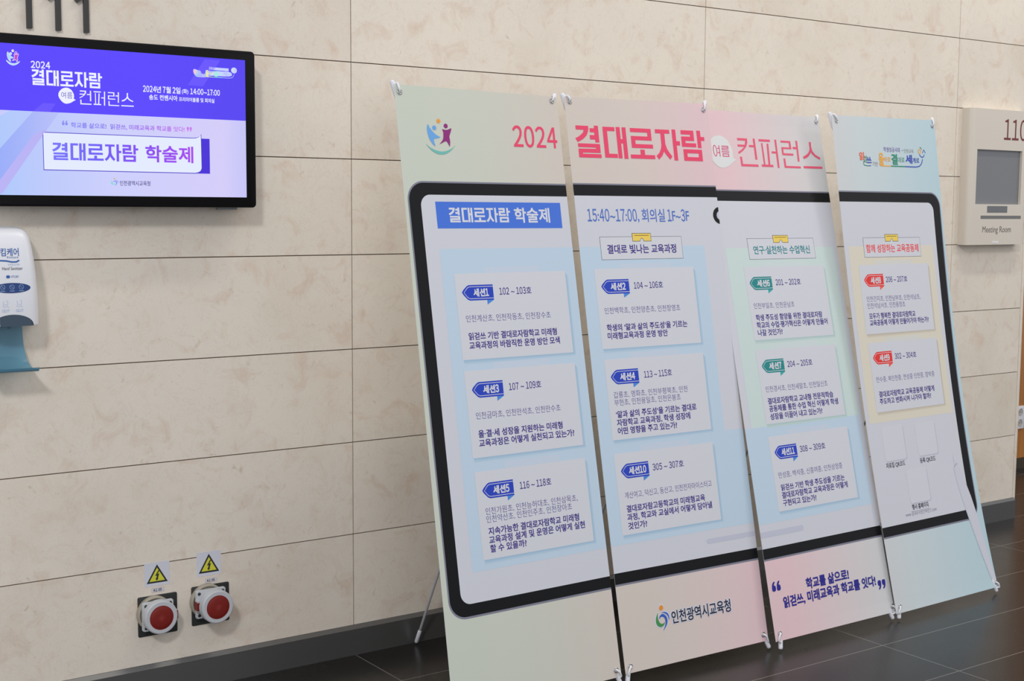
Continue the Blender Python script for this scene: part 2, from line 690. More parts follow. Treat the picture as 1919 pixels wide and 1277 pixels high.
SUMMER = [
    [[(84, 1677), (117, 1677), (117, 1667), (88, 1667), (88, 1664), (117, 1664), (117, 1660.5), (84, 1660.5), (84, 1670.5), (112, 1670.5), (112, 1673.5), (84, 1673.5)]],
    [[(81, 1657), (119, 1657), (119, 1653.5), (81, 1653.5)]],
    [[(84, 1650), (116, 1650), (116, 1638), (84, 1638)], [(88, 1646.5), (88, 1641.5), (112, 1641.5), (112, 1646.5)]],
    [[(70, 1678), (74, 1678), (74, 1638), (70, 1638)]],
    [[(62, 1668.5), (71, 1668.5), (71, 1665), (62, 1665)]],
    [[(62, 1653.5), (71, 1653.5), (71, 1650), (62, 1650)]],
    [[(51 + 10 * math.cos(a), 1658 + 20.5 * math.sin(a)) for a in [2 * PI * i / 24 for i in range(24)]],
     [(51 + 6.2 * math.cos(a), 1658 + 16.8 * math.sin(a)) for a in [2 * PI * i / 24 for i in range(24)]]],
]
BUBBLE = [(41, 1701), (54, 1708), (74, 1713), (91, 1712), (106, 1705), (118, 1697), (126, 1684), (134, 1669), (136, 1653), (132, 1634), (151, 1630), (133, 1621), (111, 1607), (92, 1601), (76, 1598), (59, 1601), (45, 1610), (34, 1621), (20, 1640), (15, 1660), (22, 1682)]
KID = {
    'blue': [[(109, 1693), (105, 1683), (104, 1672), (106, 1658), (110, 1646), (117, 1635), (126, 1626), (128, 1628), (125, 1639), (125, 1649), (137, 1650), (150, 1654), (140, 1657), (129, 1664), (120, 1673), (113, 1683)],
             circ(130, 1681, 7)],
    'orange': [[(139, 1707), (147, 1706), (149, 1711), (151, 1705), (156, 1701), (150, 1699), (149, 1693), (146, 1697), (139, 1696), (142, 1701)]],
    'plum': [circ(170.5, 1688, 7),
             [(156, 1679), (162, 1677), (172, 1676), (181, 1679), (190, 1683), (187, 1673), (182, 1663), (179, 1656), (181, 1645), (180, 1635), (177, 1625), (174, 1634), (167, 1644), (155, 1638), (141, 1632), (150, 1640), (157, 1648), (159, 1658), (160, 1669)]],
    'teal': [[(94, 1635), (103, 1623), (115, 1612), (128, 1605), (142, 1602), (156, 1603), (170, 1608), (184, 1617), (201, 1634), (189, 1624), (177, 1618), (164, 1613), (148, 1611), (133, 1613), (118, 1618), (105, 1625)]],
}
EDU = {
    'orange': circ(170, 175.5, 8.2),
    'green': [(155, 164), (146, 151), (143, 141), (143, 130), (149, 121), (157, 117), (167, 117), (176, 123), (179, 131), (172, 126), (164, 126), (157, 131), (153, 140), (152, 152)],
    'blue': [(157, 141), (158, 149), (164, 154), (172, 157), (180, 153), (187, 146), (190, 136), (188, 125), (181, 115), (166, 102), (176, 115), (181, 126), (181, 137), (177, 145), (170, 148), (164, 148)],
    'sky': [(166, 159), (174, 162), (183, 161), (192, 157), (197, 150), (198, 141), (196, 131), (195, 141), (191, 150), (183, 156), (174, 160)],
}


def remap(loops, src, dst):
    (a0, b0, a1, b1), (c0, d0, c1, d1) = src, dst
    return [[(c0 + (p[0] - a0) * (c1 - c0) / (a1 - a0), d0 + (p[1] - b0) * (d1 - d0) / (b1 - b0)) for p in l] for l in loops]


TITLE_BOX = (30, 1605, 572, 1709)
CONF_BOX = (163, 1606, 591, 1708)

# ------------------------------------------------------------------ the setting
STONE = stone_mat()
JOINT = mat('brown_joint_backing', (0.11, 0.068, 0.03), 0.8)  # brown backing that shows in the slab joints
H0, HC = 0.3975, 0.2999
zs = [0.098] + [H0 + HC * k for k in range(0, 9)]
xs = [-4.5, -2.99, -1.4967, 0.0, 1.4932, 2.9962, 3.520]
g = Geo()
GAP = 0.0015
for i in range(len(xs) - 1):
    for k in range(len(zs) - 1):
        g.box((xs[i] + GAP, 0.0, zs[k] + (GAP if k else 0)), (xs[i + 1] - GAP, 0.03, zs[k + 1] - GAP))
g.box((-4.5, 0.004, 0.0), (3.52, 0.16, zs[-1]), 1)
wall = g.out('wall_back', [STONE, JOINT], structure=True)

g = Geo()
# rounded stone corner bead that closes the wall's right end
pts = [(3.5215, 0.0), (3.540, 0.0), (3.546, 0.003), (3.550, 0.010), (3.550, 0.16), (3.5215, 0.16)]
n = len(pts)
g.add([(x, y, z) for z in (0.09, zs[-1]) for x, y in pts], [tuple(range(n))[::-1], tuple(range(n, 2 * n))] + [(i, (i + 1) % n, n + (i + 1) % n, n + i) for i in range(n)])
g.out('trim_1', STONE, structure=True)

g = Geo()
g.box((-6.0, -7.0, -0.12), (8.0, 1.0, 0.0))
fl = g.out('floor', floor_mat(), structure=True)

g = Geo()
BASE = mat('dark_brushed_steel', (0.20, 0.198, 0.19), 0.36, 0.75)
g.add([(-4.5, -0.012, 0.0), (3.53, -0.012, 0.0), (3.53, -0.012, 0.086), (-4.5, -0.012, 0.086), (-4.5, -0.002, 0.0975), (3.53, -0.002, 0.0975), (-4.5, 0.003, 0.0975), (3.53, 0.003, 0.0975), (-4.5, 0.003, 0), (3.53, 0.003, 0)],
      [(0, 1, 2, 3), (3, 2, 5, 4), (4, 5, 7, 6), (6, 7, 9, 8), (1, 9, 7, 5, 2), (0, 3, 4, 6, 8)])
g.out('baseboard_back', BASE, structure=True)

g = Geo()
g.box((3.3, 0.73, 0.0), (8.0, 0.78, zs[-1]))
g.out('wall_recess', wood_mat(), structure=True)
g = Geo()
g.box((3.3, 0.722, 0.0), (8.0, 0.73, 0.06))
g.out('baseboard_recess', mat('dark_recess_skirting', (0.05, 0.035, 0.02), 0.4), structure=True)

# ------------------------------------------------------------------ shared plain materials
M_WHITE = mat('white_plastic', (0.80, 0.81, 0.84), 0.32)
M_ROD = mat('grey_steel_rod', (0.52, 0.53, 0.55), 0.35, 0.15)
M_RING = mat('nickel_ring', (0.55, 0.54, 0.52), 0.22, 1.0)
M_BLACKP = mat('black_plastic', (0.004, 0.004, 0.0045), 0.4, 0, 0.16)
M_BACK = mat('white_film_back', (0.86, 0.86, 0.86), 0.6)
M_HUB = mat('dark_grey_plastic', (0.06, 0.06, 0.065), 0.45)

# ------------------------------------------------------------------ banner stands
BAN = [  # origin x, y, yaw, lean, z of the sheet's lower left corner
    (-0.0706, -0.7198, 0.0121, 0.1892, 0.0279),
    (0.5453, -0.7184, -0.0184, 0.1955, 0.0334),
    (1.1526, -0.7604, 0.0191, 0.2319, 0.0329),
    (1.7284, -0.7636, 0.0302, 0.1945, 0.0258)]
CORNERS = [  # bl, br, tr, tl in mm
    [(-5, 0), (606.5, 0), (594.5, 1797), (7, 1804)],
    [(2, 0), (604, 0), (601, 1803.5), (2, 1797.5)],
    [(0, 2), (609, -2), (608, 1800), (-2, 1801.5)],
    [(24.5, 1), (636, -1), (614.5, 1803), (11, 1797)]]
EYES = [  # bl, br, tr, tl
    [(20, 22), (588, 22), (575, 1784), (24, 1782)],
    [(23, 20), (584, 22), (582, 1782), (22, 1783)],
    [(23, 26), (600, 19), (590, 1784), (20, 1782)],
    [(49, 23), (627, 17), (599, 1782), (36, 1778)]]


def axes(i):
    x, y, yaw, lean, z = BAN[i]
    u = np.array([math.cos(yaw), math.sin(yaw), 0.0])
    nb = np.array([-math.sin(yaw), math.cos(yaw), 0.0])
    v = np.array([0, 0, math.cos(lean)]) + nb * math.sin(lean)
    return np.array([x, y, z]), u, v, np.cross(u, v)


STRIP = 40.0


def sag(i, U, V):
    """how far (m) the film hangs behind the plane of its four eyelets; straight between the strip lines that every layer is cut on"""
    n0 = np.floor(V / STRIP)
    t = V / STRIP - n0
    return (1 - t) * sag0(i, U, n0 * STRIP) + t * sag0(i, U, (n0 + 1) * STRIP)


def sag0(i, U, V):
    qv = np.clip(V / 1800.0, 0, 1)
    k = np.clip(U / 600.0, 0, 1)
    if i == 3:
        return -(0.027 * (1 - k) * np.sin(PI * qv) + 0.039 * k * np.sin(PI * qv ** 0.85))
    if i == 2:
        return -0.0105 * k * np.sqrt(np.maximum(np.sin(PI * qv), 0))
    if i == 1:
        return -0.0072 * np.sin(PI * qv ** 0.8)
    return -0.0060 * k * np.sin(PI * qv)


def placer(i, step=0.00015):
    o, u, v, nn = axes(i)

    def place(P, layer):
        P = np.asarray(P, float)
        d = sag(i, P[:, 0], P[:, 1]) + layer * step
        return o + np.outer(P[:, 0] / 1000, u) + np.outer(P[:, 1] / 1000, v) + np.outer(d, nn)
    return place


# inks
GRAD = ramp_mat('ink_pastel_blend', [(0.0, (195, 200, 186)), (0.12, (198, 199, 186)), (0.25, (205, 194, 184)), (0.36, (209, 195, 187)), (0.49, (219, 190, 193)), (0.54, (222, 190, 193)),
                                     (0.66, (211, 199, 199)), (0.75, (203, 203, 203)), (0.82, (197, 206, 208)), (1.0, (179, 201, 208))], False)
I_GREY = ink('bezel_grey', 124, 124, 138)
I_BLACK = ink('bezel_black', 13, 14, 17)
I_SCREEN = ink('screen_white', 202, 202, 209)
I_CARD = ink('card_white', 205, 205, 211)
I_BLUEP = ink('pale_blue', 186, 204, 219)
I_GREENP = ink('pale_green', 197, 211, 207)
I_BEIGEP = ink('pale_beige', 214, 206, 189)
I_TABB = ink('tab_blue', 193, 203, 217)
I_TABG = ink('tab_green', 200, 210, 210)
I_TABY = ink('tab_beige', 208, 206, 200)
I_NAVY = ink('navy', 58, 44, 128)
I_THIN = ink('lilac_grey', 98, 92, 146)
I_TAG = {'b': ink('tag_blue', 40, 66, 182), 't': ink('tag_teal', 34, 132, 132), 'r': ink('tag_red', 224, 52, 48)}
I_FOLD = {'b': ink('fold_blue', 72, 132, 208), 't': ink('fold_teal', 60, 160, 160), 'r': ink('fold_red', 232, 96, 84)}
I_BAR = ink('bar_blue', 70, 113, 209)
I_HEAD = ink('head_blue', 82, 112, 188)
I_PINK = ink('pink', 229, 72, 106)
I_ROSE = ink('rose', 226, 88, 116)
I_WHITE = ink('white', 212, 212, 218)
I_BUB = ink('bubble_white', 216, 215, 214)
I_YEL = ink('clip_yellow', 232, 200, 92)
I_LINE = ink('line_dark', 70, 72, 84)
I_TXTD = ink('dark_text', 46, 46, 62)
I_GREYT = ink('grey_text', 130, 130, 148)
I_TEALT = ink('teal_text', 44, 130, 138)
I_REDT = ink('red_text', 230, 78, 80)
I_QUOTE = ink('quote_blue', 42, 40, 138)
I_HOME = ink('home_bar', 188, 189, 203)
I_HALO = ink('halo', 205, 208, 220)

EDGE_C = {'b': (154, 182, 204), 't': (168, 192, 190), 'r': (186, 176, 160)}
CARDS = [  # banner, u0, top, edge tint, tag colour, session, rooms(text, u0,u1), thin lines, bold lines: (text, u0, u1, vc)
    (0, 147, 1251, 'b', 'b', ('세션1', 209, 262), ('102 ~ 103호', 302, 421), [('인천계산초, 인천작동초, 인천장수초', 173, 485, 1118)],
     [('읽걷쓰 기반 결대로자람학교 미래형', 176, 502, 1066), ('교육과정의 바람직한 운영 방안 모색', 175, 510, 1039)]),
    (0, 147, 966, 'b', 'b', ('세션3', 208, 263), ('107 ~ 109호', 301, 421), [('인천금마초, 인천만석초, 인천만수초', 173, 485, 834)],
     [('올·결·세 성장을 지원하는 미래형', 175, 486, 781), ('교육과정은 어떻게 실천되고 있는가?', 174, 528, 754)]),
    (0, 147, 673, 'b', 'b', ('세션5', 207, 263), ('116 ~ 118호', 303, 420), [('인천가원초, 인천능허대초, 인천삼목초,', 172, 513, 557), ('인천약산초, 인천인주초, 인천장아초', 172, 488, 534)],
     [('지속가능한 결대로자람학교 미래형', 175, 511, 499), ('교육과정 설계 및 운영은 어떻게 실현', 174, 530, 474), ('할 수 있을까?', 175, 306, 449)]),
    (1, 51, 1250, 'b', 'b', ('세션2', 109, 168), ('104 ~ 106호', 203, 324), [('인천백학초, 인천양촌초, 인천창영초', 75, 387, 1117)],
     [('학생의 ‘앎과 삶의 주도성’을 기르는', 77, 410, 1063), ('미래형교육과정 운영 방안', 77, 323, 1037)]),
    (1, 53, 964, 'b', 'b', ('세션4', 109, 168), ('113 ~ 115호', 206, 322), [('갑룡초, 영화초, 인천부평북초, 인천', 76, 380, 851), ('부현초, 인천용일초, 인천은봉초', 76, 348, 827)],
     [('‘앎과 삶의 주도성’을 기르는 결대로', 77, 410, 790), ('자람학교 교육과정, 학생 성장에', 77, 380, 764), ('어떤 영향을 주고 있는가?', 77, 320, 738)]),
    (1, 51, 669, 'b', 'b', ('세션10', 104, 172), ('305 ~ 307호', 200, 329), [('계산여고, 덕신고, 동산고, 인천전자마이스터고', 77, 438, 537)],
     [('결대로자람고등학교의 미래형교육', 78, 403, 495), ('과정, 학교와 교실에서 어떻게 담아낼', 77, 430, 469), ('것인가?', 77, 153, 442)]),
    (2, 107, 1252, 't', 't', ('세션6', 161, 223), ('201 ~ 202호', 255, 384), [('인천부일초, 인천운남초', 128, 334, 1117)],
     [('학생 주도성 함양을 위한 결대로자람', 130, 473, 1076), ('학교의 수업·평가혁신은 어떻게 만들어', 129, 495, 1050), ('나갈 것인가?', 129, 253, 1024)]),
    (2, 104, 965, 't', 't', ('세션7', 160, 221), ('204 ~ 205호', 252, 382), [('인천경서초, 인천새말초, 인천일신초', 126, 445, 830)],
     [('결대로자람학교 교내형 전문적학습', 128, 466, 789), ('공동체를 통한 수업 혁신 어떻게 학생', 129, 487, 763), ('성장을 이끌어 내고 있는가?', 129, 396, 736)]),
    (2, 103, 670, 'b', 'b', ('세션11', 158, 222), ('308 ~ 309호', 251, 383), [('만성중, 백석중, 신흥여중, 인천상정중', 127, 456, 537)],
     [('읽걷쓰 기반 학생 주도성을 기르는', 130, 458, 495), ('결대로자람학교 교육과정은 어떻게', 129, 469, 469), ('구현되고 있는가?', 129, 298, 443)]),
    (3, 85, 1251, 'r', 'r', ('세션8', 144, 202), ('206 ~ 207호', 233, 361), [('인천건지초, 인천남부초, 인천석남초,', 110, 430, 1126), ('인천석남서초, 인천용정초', 110, 333, 1101)],
     [('모두가 행복한 결대로자람학교', 114, 388, 1063), ('교육공동체 어떻게 만들어가야 하는가?', 113, 466, 1038)]),
    (3, 89, 966, 'r', 'r', ('세션9', 144, 202), ('302 ~ 304호', 235, 365), [('만수중, 북인천중, 연성중 인천중, 함박중', 111, 462, 831)],
     [('결대로자람학교 교육공동체 어떻게', 115, 449, 777), ('주도하고 변화시켜 나가야 할까?', 114, 424, 751)]),
]


def rounded_frame(p, i, x0, v0, x1, v1, r, m, layer):
    """tablet outline: x0/x1 None = runs on past the sheet's edge"""
    a = -60 if x0 is None else x0
    b = 700 if x1 is None else x1
    cs = (x0 is not None, x1 is not None, x1 is not None, x0 is not None)
    p.big(rrect(a, v0, b, v1, r, 10, cs), m, layer)


def small_logo(p, dx=0, pal=None, layer=5, f=None):
    """many-coloured slogan: words strung on one line that ends in a smile"""
    pal = pal or {}
    c = lambda n, *k: pal.get(n) or ink(n, *k)
    red, grn, blu, ora, gry, pur = c('slogan_red', 232, 112, 84), c('slogan_green', 48, 140, 112), c('slogan_blue', 62, 84, 178), c('slogan_orange', 238, 170, 72), c('slogan_grey', 150, 145, 150), c('slogan_purple', 110, 84, 160)
    f = f or (lambda P: P)

    def T(t, u0, u1, vc, h, m, w=0.0):
        V, F, K = text2d(t, u0, u1, vc, h, w)
        p.put((np.array(f([tuple(q) for q in V])), F, K), m, layer)

    def S(P, w, m):
        p.poly(f(stroke(P, w)), m, layer)
    T('읽', 146, 174, 1652, 30, red, .02)
    T('걷', 166, 188, 1642, 24, grn, .01)
    T('쓰', 186, 214, 1638, 28, blu, .02)
    S([(180, 1632), (168, 1632), (167, 1624), (171, 1619), (187, 1617), (196, 1617)], 3, grn)
    S([(196, 1617), (209, 1618)], 3, blu)
    T('기반', 218, 250, 1625, 17, gry)
    T('올', 258, 286, 1645, 46, ora, .02)
    T('바로', 287, 327, 1644, 19, ora, .005)
    T('결', 332, 368, 1645, 40, grn, .02)
    T('대로', 370, 410, 1644, 20, grn)
    T('세', 416, 457, 1648, 33, blu, .02)
    T('계로', 459, 500, 1644, 20, blu, .005)
    T('학생성공시대', 290, 386, 1681, 18, pur)
    S([(398, 1680), (405, 1680)], 2, grn)
    T('인천교육', 411, 469, 1679, 15, gry)
    S([(260, 1628), (262, 1622), (270, 1619), (325, 1619)], 4, ora)
    S([(325, 1619), (410, 1619)], 4, grn)
    S([(410, 1619), (477, 1619), (497, 1622), (509, 1629), (516, 1638), (521, 1650)], 4, blu)
    p.put(fill([f(circ(506, 1680, 9.5)), f(circ(506, 1680, 5.5))]), ora, layer)
    S([(509, 1694), (517, 1694), (519, 1686)], 3.2, grn)
    S([(524, 1674), (533, 1687), (542, 1674)], 3.6, blu)
    S([(504, 1668), (511, 1660), (521, 1657), (529, 1660), (534, 1668)], 3.6, blu)


def artwork(i):
    C = CORNERS[i]
    p = Print([(C[0], C[1]), (C[1], C[2]), (C[2], C[3]), (C[3], C[0])])
    p.big([(-60, -20), (700, -20), (700, 1830), (-60, 1830)], GRAD, 0)
    L = (15, 20, 58)[0:3] if i == 0 else (None,) * 3
    R = (609, 604, 563) if i == 3 else (None,) * 3
    rounded_frame(p, i, L[0], 265, R[0], 1523, 57, I_GREY, 1)
    rounded_frame(p, i, L[1], 271, R[1], 1518, 52, I_BLACK, 2)
    rounded_frame(p, i, L[2], 305, R[2], 1483, 33, I_SCREEN, 3)
    if i == 0:
        p.big([(106, 391), (700, 391), (700, 1324), (106, 1324)], I_BLUEP, 4)
        for c, k in (('blue', (106, 162, 218)), ('orange', (232, 152, 52)), ('plum', (140, 46, 118)), ('teal', (112, 180, 172))):
            for l in KID[c]:
                p.poly(smooth_loop(l, 1), ink('kid_' + c, *k), 5)
        p.text('2024', 411, 580, 1667, 68, I_PINK, 5, w=0.004, exact=True)
        p.rect(107, 1384, 566, 1463, I_BAR, 4)
        for l in TITLE:
            p.poly(remap(l, TITLE_BOX, (150, 1402, 371, 1446)), I_WHITE, 5)
        p.text('학술제', 386, 521, 1424, 45, I_WHITE, 5, w=0.0175)
        for a, b, c, d in ((252, 1251, 460, 1269), (250, 966, 463, 986), (254, 673, 460, 695)):
            p.rect(a, b, c, d, I_TABB, 5)
    if i == 1:
        p.big([(-60, 388), (700, 388), (700, 703), (521, 703), (521, 1320), (-60, 1320)], I_BLUEP, 4)
        for l in TITLE:
            p.poly(l, I_PINK, 5)
        p.text('15:40~17:00, 회의실 1F~3F', 46, 468, 1421, 42, I_HEAD, 5, w=0.003)
        p.rect(85, 1278, 424, 1352, I_LINE, 5)
        p.rect(86.2, 1279.2, 422.8, 1350.8, I_CARD, 6)
        p.text('결대로 빛나는 교육과정', 111, 397, 1312, 29, I_NAVY, 7, w=0.014)
        clip_art(p, 217)
        # camera dot of the drawn tablet, cut by the sheet's edge
        p.big(circ(606, 1421, 31, 29, 40), I_BLACK, 5)
        p.big(circ(607, 1421, 16, 15, 30), I_HOME, 6)
        for a, b, c, d in ((156, 1250, 363, 1265), (156, 964, 363, 982), (155, 669, 365, 688)):
            p.rect(a, b, c, d, I_TABB, 5)
        p.big(rrect(389, 345, 720, 361, 8, 6, (1, 0, 0, 1)), I_HOME, 5)
        edu_logo(p, 5)
    if i == 2:
        p.big([(-60, 385), (584, 385), (584, 705), (-60, 705)], I_BLUEP, 4)
        p.big([(31, 705), (588, 705), (588, 1319), (31, 1319)], I_GREENP, 4)
        p.poly(smooth_loop(BUBBLE, 1), I_BUB, 4)
        for l in SUMMER:
            p.poly(l, ink('plum_rose', 206, 84, 122), 5)
        for l in CONF:
            p.poly(l, I_ROSE, 5)
        p.rect(142, 1278, 484, 1352, I_LINE, 5)
        p.rect(143.2, 1279.2, 482.8, 1350.8, I_CARD, 6)
        p.text('연구·실천하는 수업혁신', 167, 458, 1311, 29, I_TEALT, 7, w=0.010)
        clip_art(p, 273)
        for a, b, c, d, mm in ((200, 1252, 422, 1266, I_TABG), (205, 965, 422, 982, I_TABG), (200, 670, 421, 687, I_TABB)):
            p.rect(a, b, c, d, mm, 5)
        p.big(rrect(-80, 341, 211, 360, 8, 6, (0, 1, 1, 0)), I_HOME, 5)
        p.text('학교를 삶으로!', 182, 401, 164, 37, I_QUOTE, 5, w=0.024)
        p.text('읽걷쓰, 미래교육과 학교를 잇다!', 61, 535, 121, 37, I_QUOTE, 5, w=0.024)
        for s, x, y in ((1, 38, 179), (-1, 565, 102)):
            for k in (-1, 1):
                a = x + k * 11.5
                p.poly([(a + s * q[0], y + s * q[1]) for q in smooth_loop([(-9, -16), (9, -16), (9, 2), (1, 3), (3, 8), (8, 14), (3, 17), (-6, 9), (-9, -2)], 1)], I_QUOTE, 5)
    if i == 3:
        p.big([(40, 676), (545, 676), (538, 1320), (38, 1320)], I_BEIGEP, 4)
        small_logo(p)
        p.rect(123.5, 1278, 461, 1351, I_LINE, 5)
        p.rect(124.7, 1279.2, 459.8, 1349.8, I_CARD, 6)
        p.text('함께 성장하는 교육공동체', 137, 448, 1311, 30, I_REDT, 7, w=0.012)
        clip_art(p, 251)
        for a, b, c, d in ((186, 1251, 397, 1266), (190, 966, 402, 981)):
            p.rect(a, b, c, d, I_TABY, 5)
        # plain white tiles, captions kept
        for a, b, c, d in ((100, 534, 224, 660), (298, 534, 418, 656), (206, 370, 328, 492)):
            p.poly(rrect(a + 3, b - 4, c + 4, d - 4, 10), ink('tile_edge', 184, 185, 196), 4)
            p.poly(rrect(a, b, c, d, 10), I_CARD, 5)
        p.text('자료집 QR코드', 98, 210, 519, 19, I_TXTD, 5, w=0.006)
        p.text('등록 QR코드', 300, 396, 517, 19, I_TXTD, 5, w=0.006)
        p.text('행사 홈페이지', 210, 308, 356, 19, I_TXTD, 5, w=0.010)
        p.text('www.결대로자람컨퍼런스.com', 166, 352, 334, 17, I_GREYT, 5)
        # drawn stylus that runs down to the lower right eyelet
        p.poly([(497, 468), (503, 418), (518, 348), (531, 301), (575, 140), (606, 31), (616, 31), (586, 140), (542, 301), (530, 348), (514, 419), (506, 470)], ink('stylus_edge', 191, 197, 206), 6)
        p.poly([(505, 521), (508, 508), (526, 483), (546, 443), (574, 361), (577, 353), (598, 268), (634, 0), (622, 8), (611, 31), (580, 140), (536, 301), (523, 348), (508, 419), (502, 468), (505, 478)], ink('stylus_white', 200, 199, 208), 7)
        p.poly(stroke([(503, 471), (512, 480), (525, 482)], 2), I_GREYT, 8)
    for (bi, u0, top, edge, tg, sess, rooms, thin, bold) in CARDS:
        if bi != i:
            continue
        w = 411
        # drawn paper cards with their printed edge band
        base_c = {'b': (186, 204, 219), 't': (197, 211, 207), 'r': (214, 206, 189)}[edge]
        for k, (ex, t) in enumerate(((12, 0.28), (8.5, 0.55), (5, 0.85))):
            c = tuple(base_c[j] + t * (EDGE_C[edge][j] - base_c[j]) for j in range(3))
            p.poly([(u0 + 6, top - 253 - ex), (u0 + w + ex * .85, top - 253 - ex * .7), (u0 + w + ex * .85, top - 10 - ex * .5), (u0 + w - 1, top - 4), (u0 + w - 1, top - 252), (u0 + 3, top - 252)],
                   ink('edge_%s_%d' % (edge, k), *c), 5 + 0.25 * k)
        p.rect(u0, top - 253, u0 + w, top, I_CARD, 6)
        x = sess[1] - 41 if i else 168
        x = {0: 168, 1: 72, 2: 124, 3: 107}[i]
        y = top - 57
        tag = [(x, y + 1), (x + 5, y + 8), (x + 18, y + 19), (x + 26, y + 22.5), (x + 112, y + 22.5), (x + 112, y - 23.5), (x + 26, y - 23.5), (x + 18, y - 20), (x + 5, y - 7)]
        p.poly(tag, I_TAG[tg], 7)
        p.poly([(x + 87, y - 23.5), (x + 112, y - 23.5), (x + 87, y - 37)], I_FOLD[tg], 7)
        p.poly(stroke([(x + 112, y + 17), (x + 28, y + 17), (x + 20, y + 14), (x + 7, y), (x + 20, y - 15), (x + 28, y - 18), (x + 112, y - 18)], 1.6), I_WHITE, 8)
        p.text(sess[0], sess[1] - 1, sess[2] + 1, y - 0.5, 24, I_WHITE, 9, w=0.03)
        p.text(rooms[0], rooms[1], rooms[2], y + 1, 22, I_NAVY, 7, w=0.004)
        for t, a, b, vc in thin:
            p.text(t, a, b, vc, 20.5, I_THIN, 7)
        for t, a, b, vc in bold:
            p.text(t, a, b, vc, 22, I_NAVY, 7, w=0.016)
    return p


def clip_art(p, u0):
    p.poly([(u0, 1336), (u0 + 32, 1336), (u0 + 34, 1343), (u0 + 39, 1346), (u0 + 44, 1343), (u0 + 46, 1336), (u0 + 78, 1336), (u0 + 78, 1363), (u0, 1363)], I_LINE, 7)
    p.poly([(u0 + 1.6, 1337.6), (u0 + 30.6, 1337.6), (u0 + 33, 1344), (u0 + 39, 1347.6), (u0 + 45, 1344), (u0 + 47.4, 1337.6), (u0 + 76.4, 1337.6), (u0 + 76.4, 1361.4), (u0 + 1.6, 1361.4)], I_YEL, 8)
    p.rect(u0 + 9, 1354.4, u0 + 69, 1356.4, ink('clip_line', 120, 100, 50), 9)


def edu_logo(p, layer):
    pals = {'orange': (226, 140, 54), 'green': (70, 140, 80), 'blue': (52, 92, 184), 'sky': (60, 100, 190)}
    for c, l in EDU.items():
        p.poly([(170 + (q[0] - 170) * 1.16, 141 + (q[1] - 141) * 1.1) for q in smooth_loop(l, 1)], I_HALO, layer - 2.5)
    p.put(text2d('인천광역시교육청', 203, 462, 139, 45, 0.06), I_HALO, layer - 2.5)
    for c, l in EDU.items():
        p.poly(smooth_loop(l, 1), ink('edu_' + c, *pals[c]), layer + 1)
    p.text('인천광역시교육청', 207, 458, 139, 40, ink('edu_text', 40, 42, 62), layer + 1, w=0.012)


FEET = [(0, 4), (6, -4), (20, 12), (15, 6)]   # how far (mm) each front foot stands inside its corner
LABELS = [
    'pale green banner on an x-stand, leftmost, with figures logo, 2024 and blue title bar',
    'banner with the heavy pink title, second from the left, education office logo at its foot',
    'pink to grey banner, third from the left, with speech bubble and thin pink title',
    'pale blue banner on an x-stand, rightmost, with rainbow slogan and red session tags']


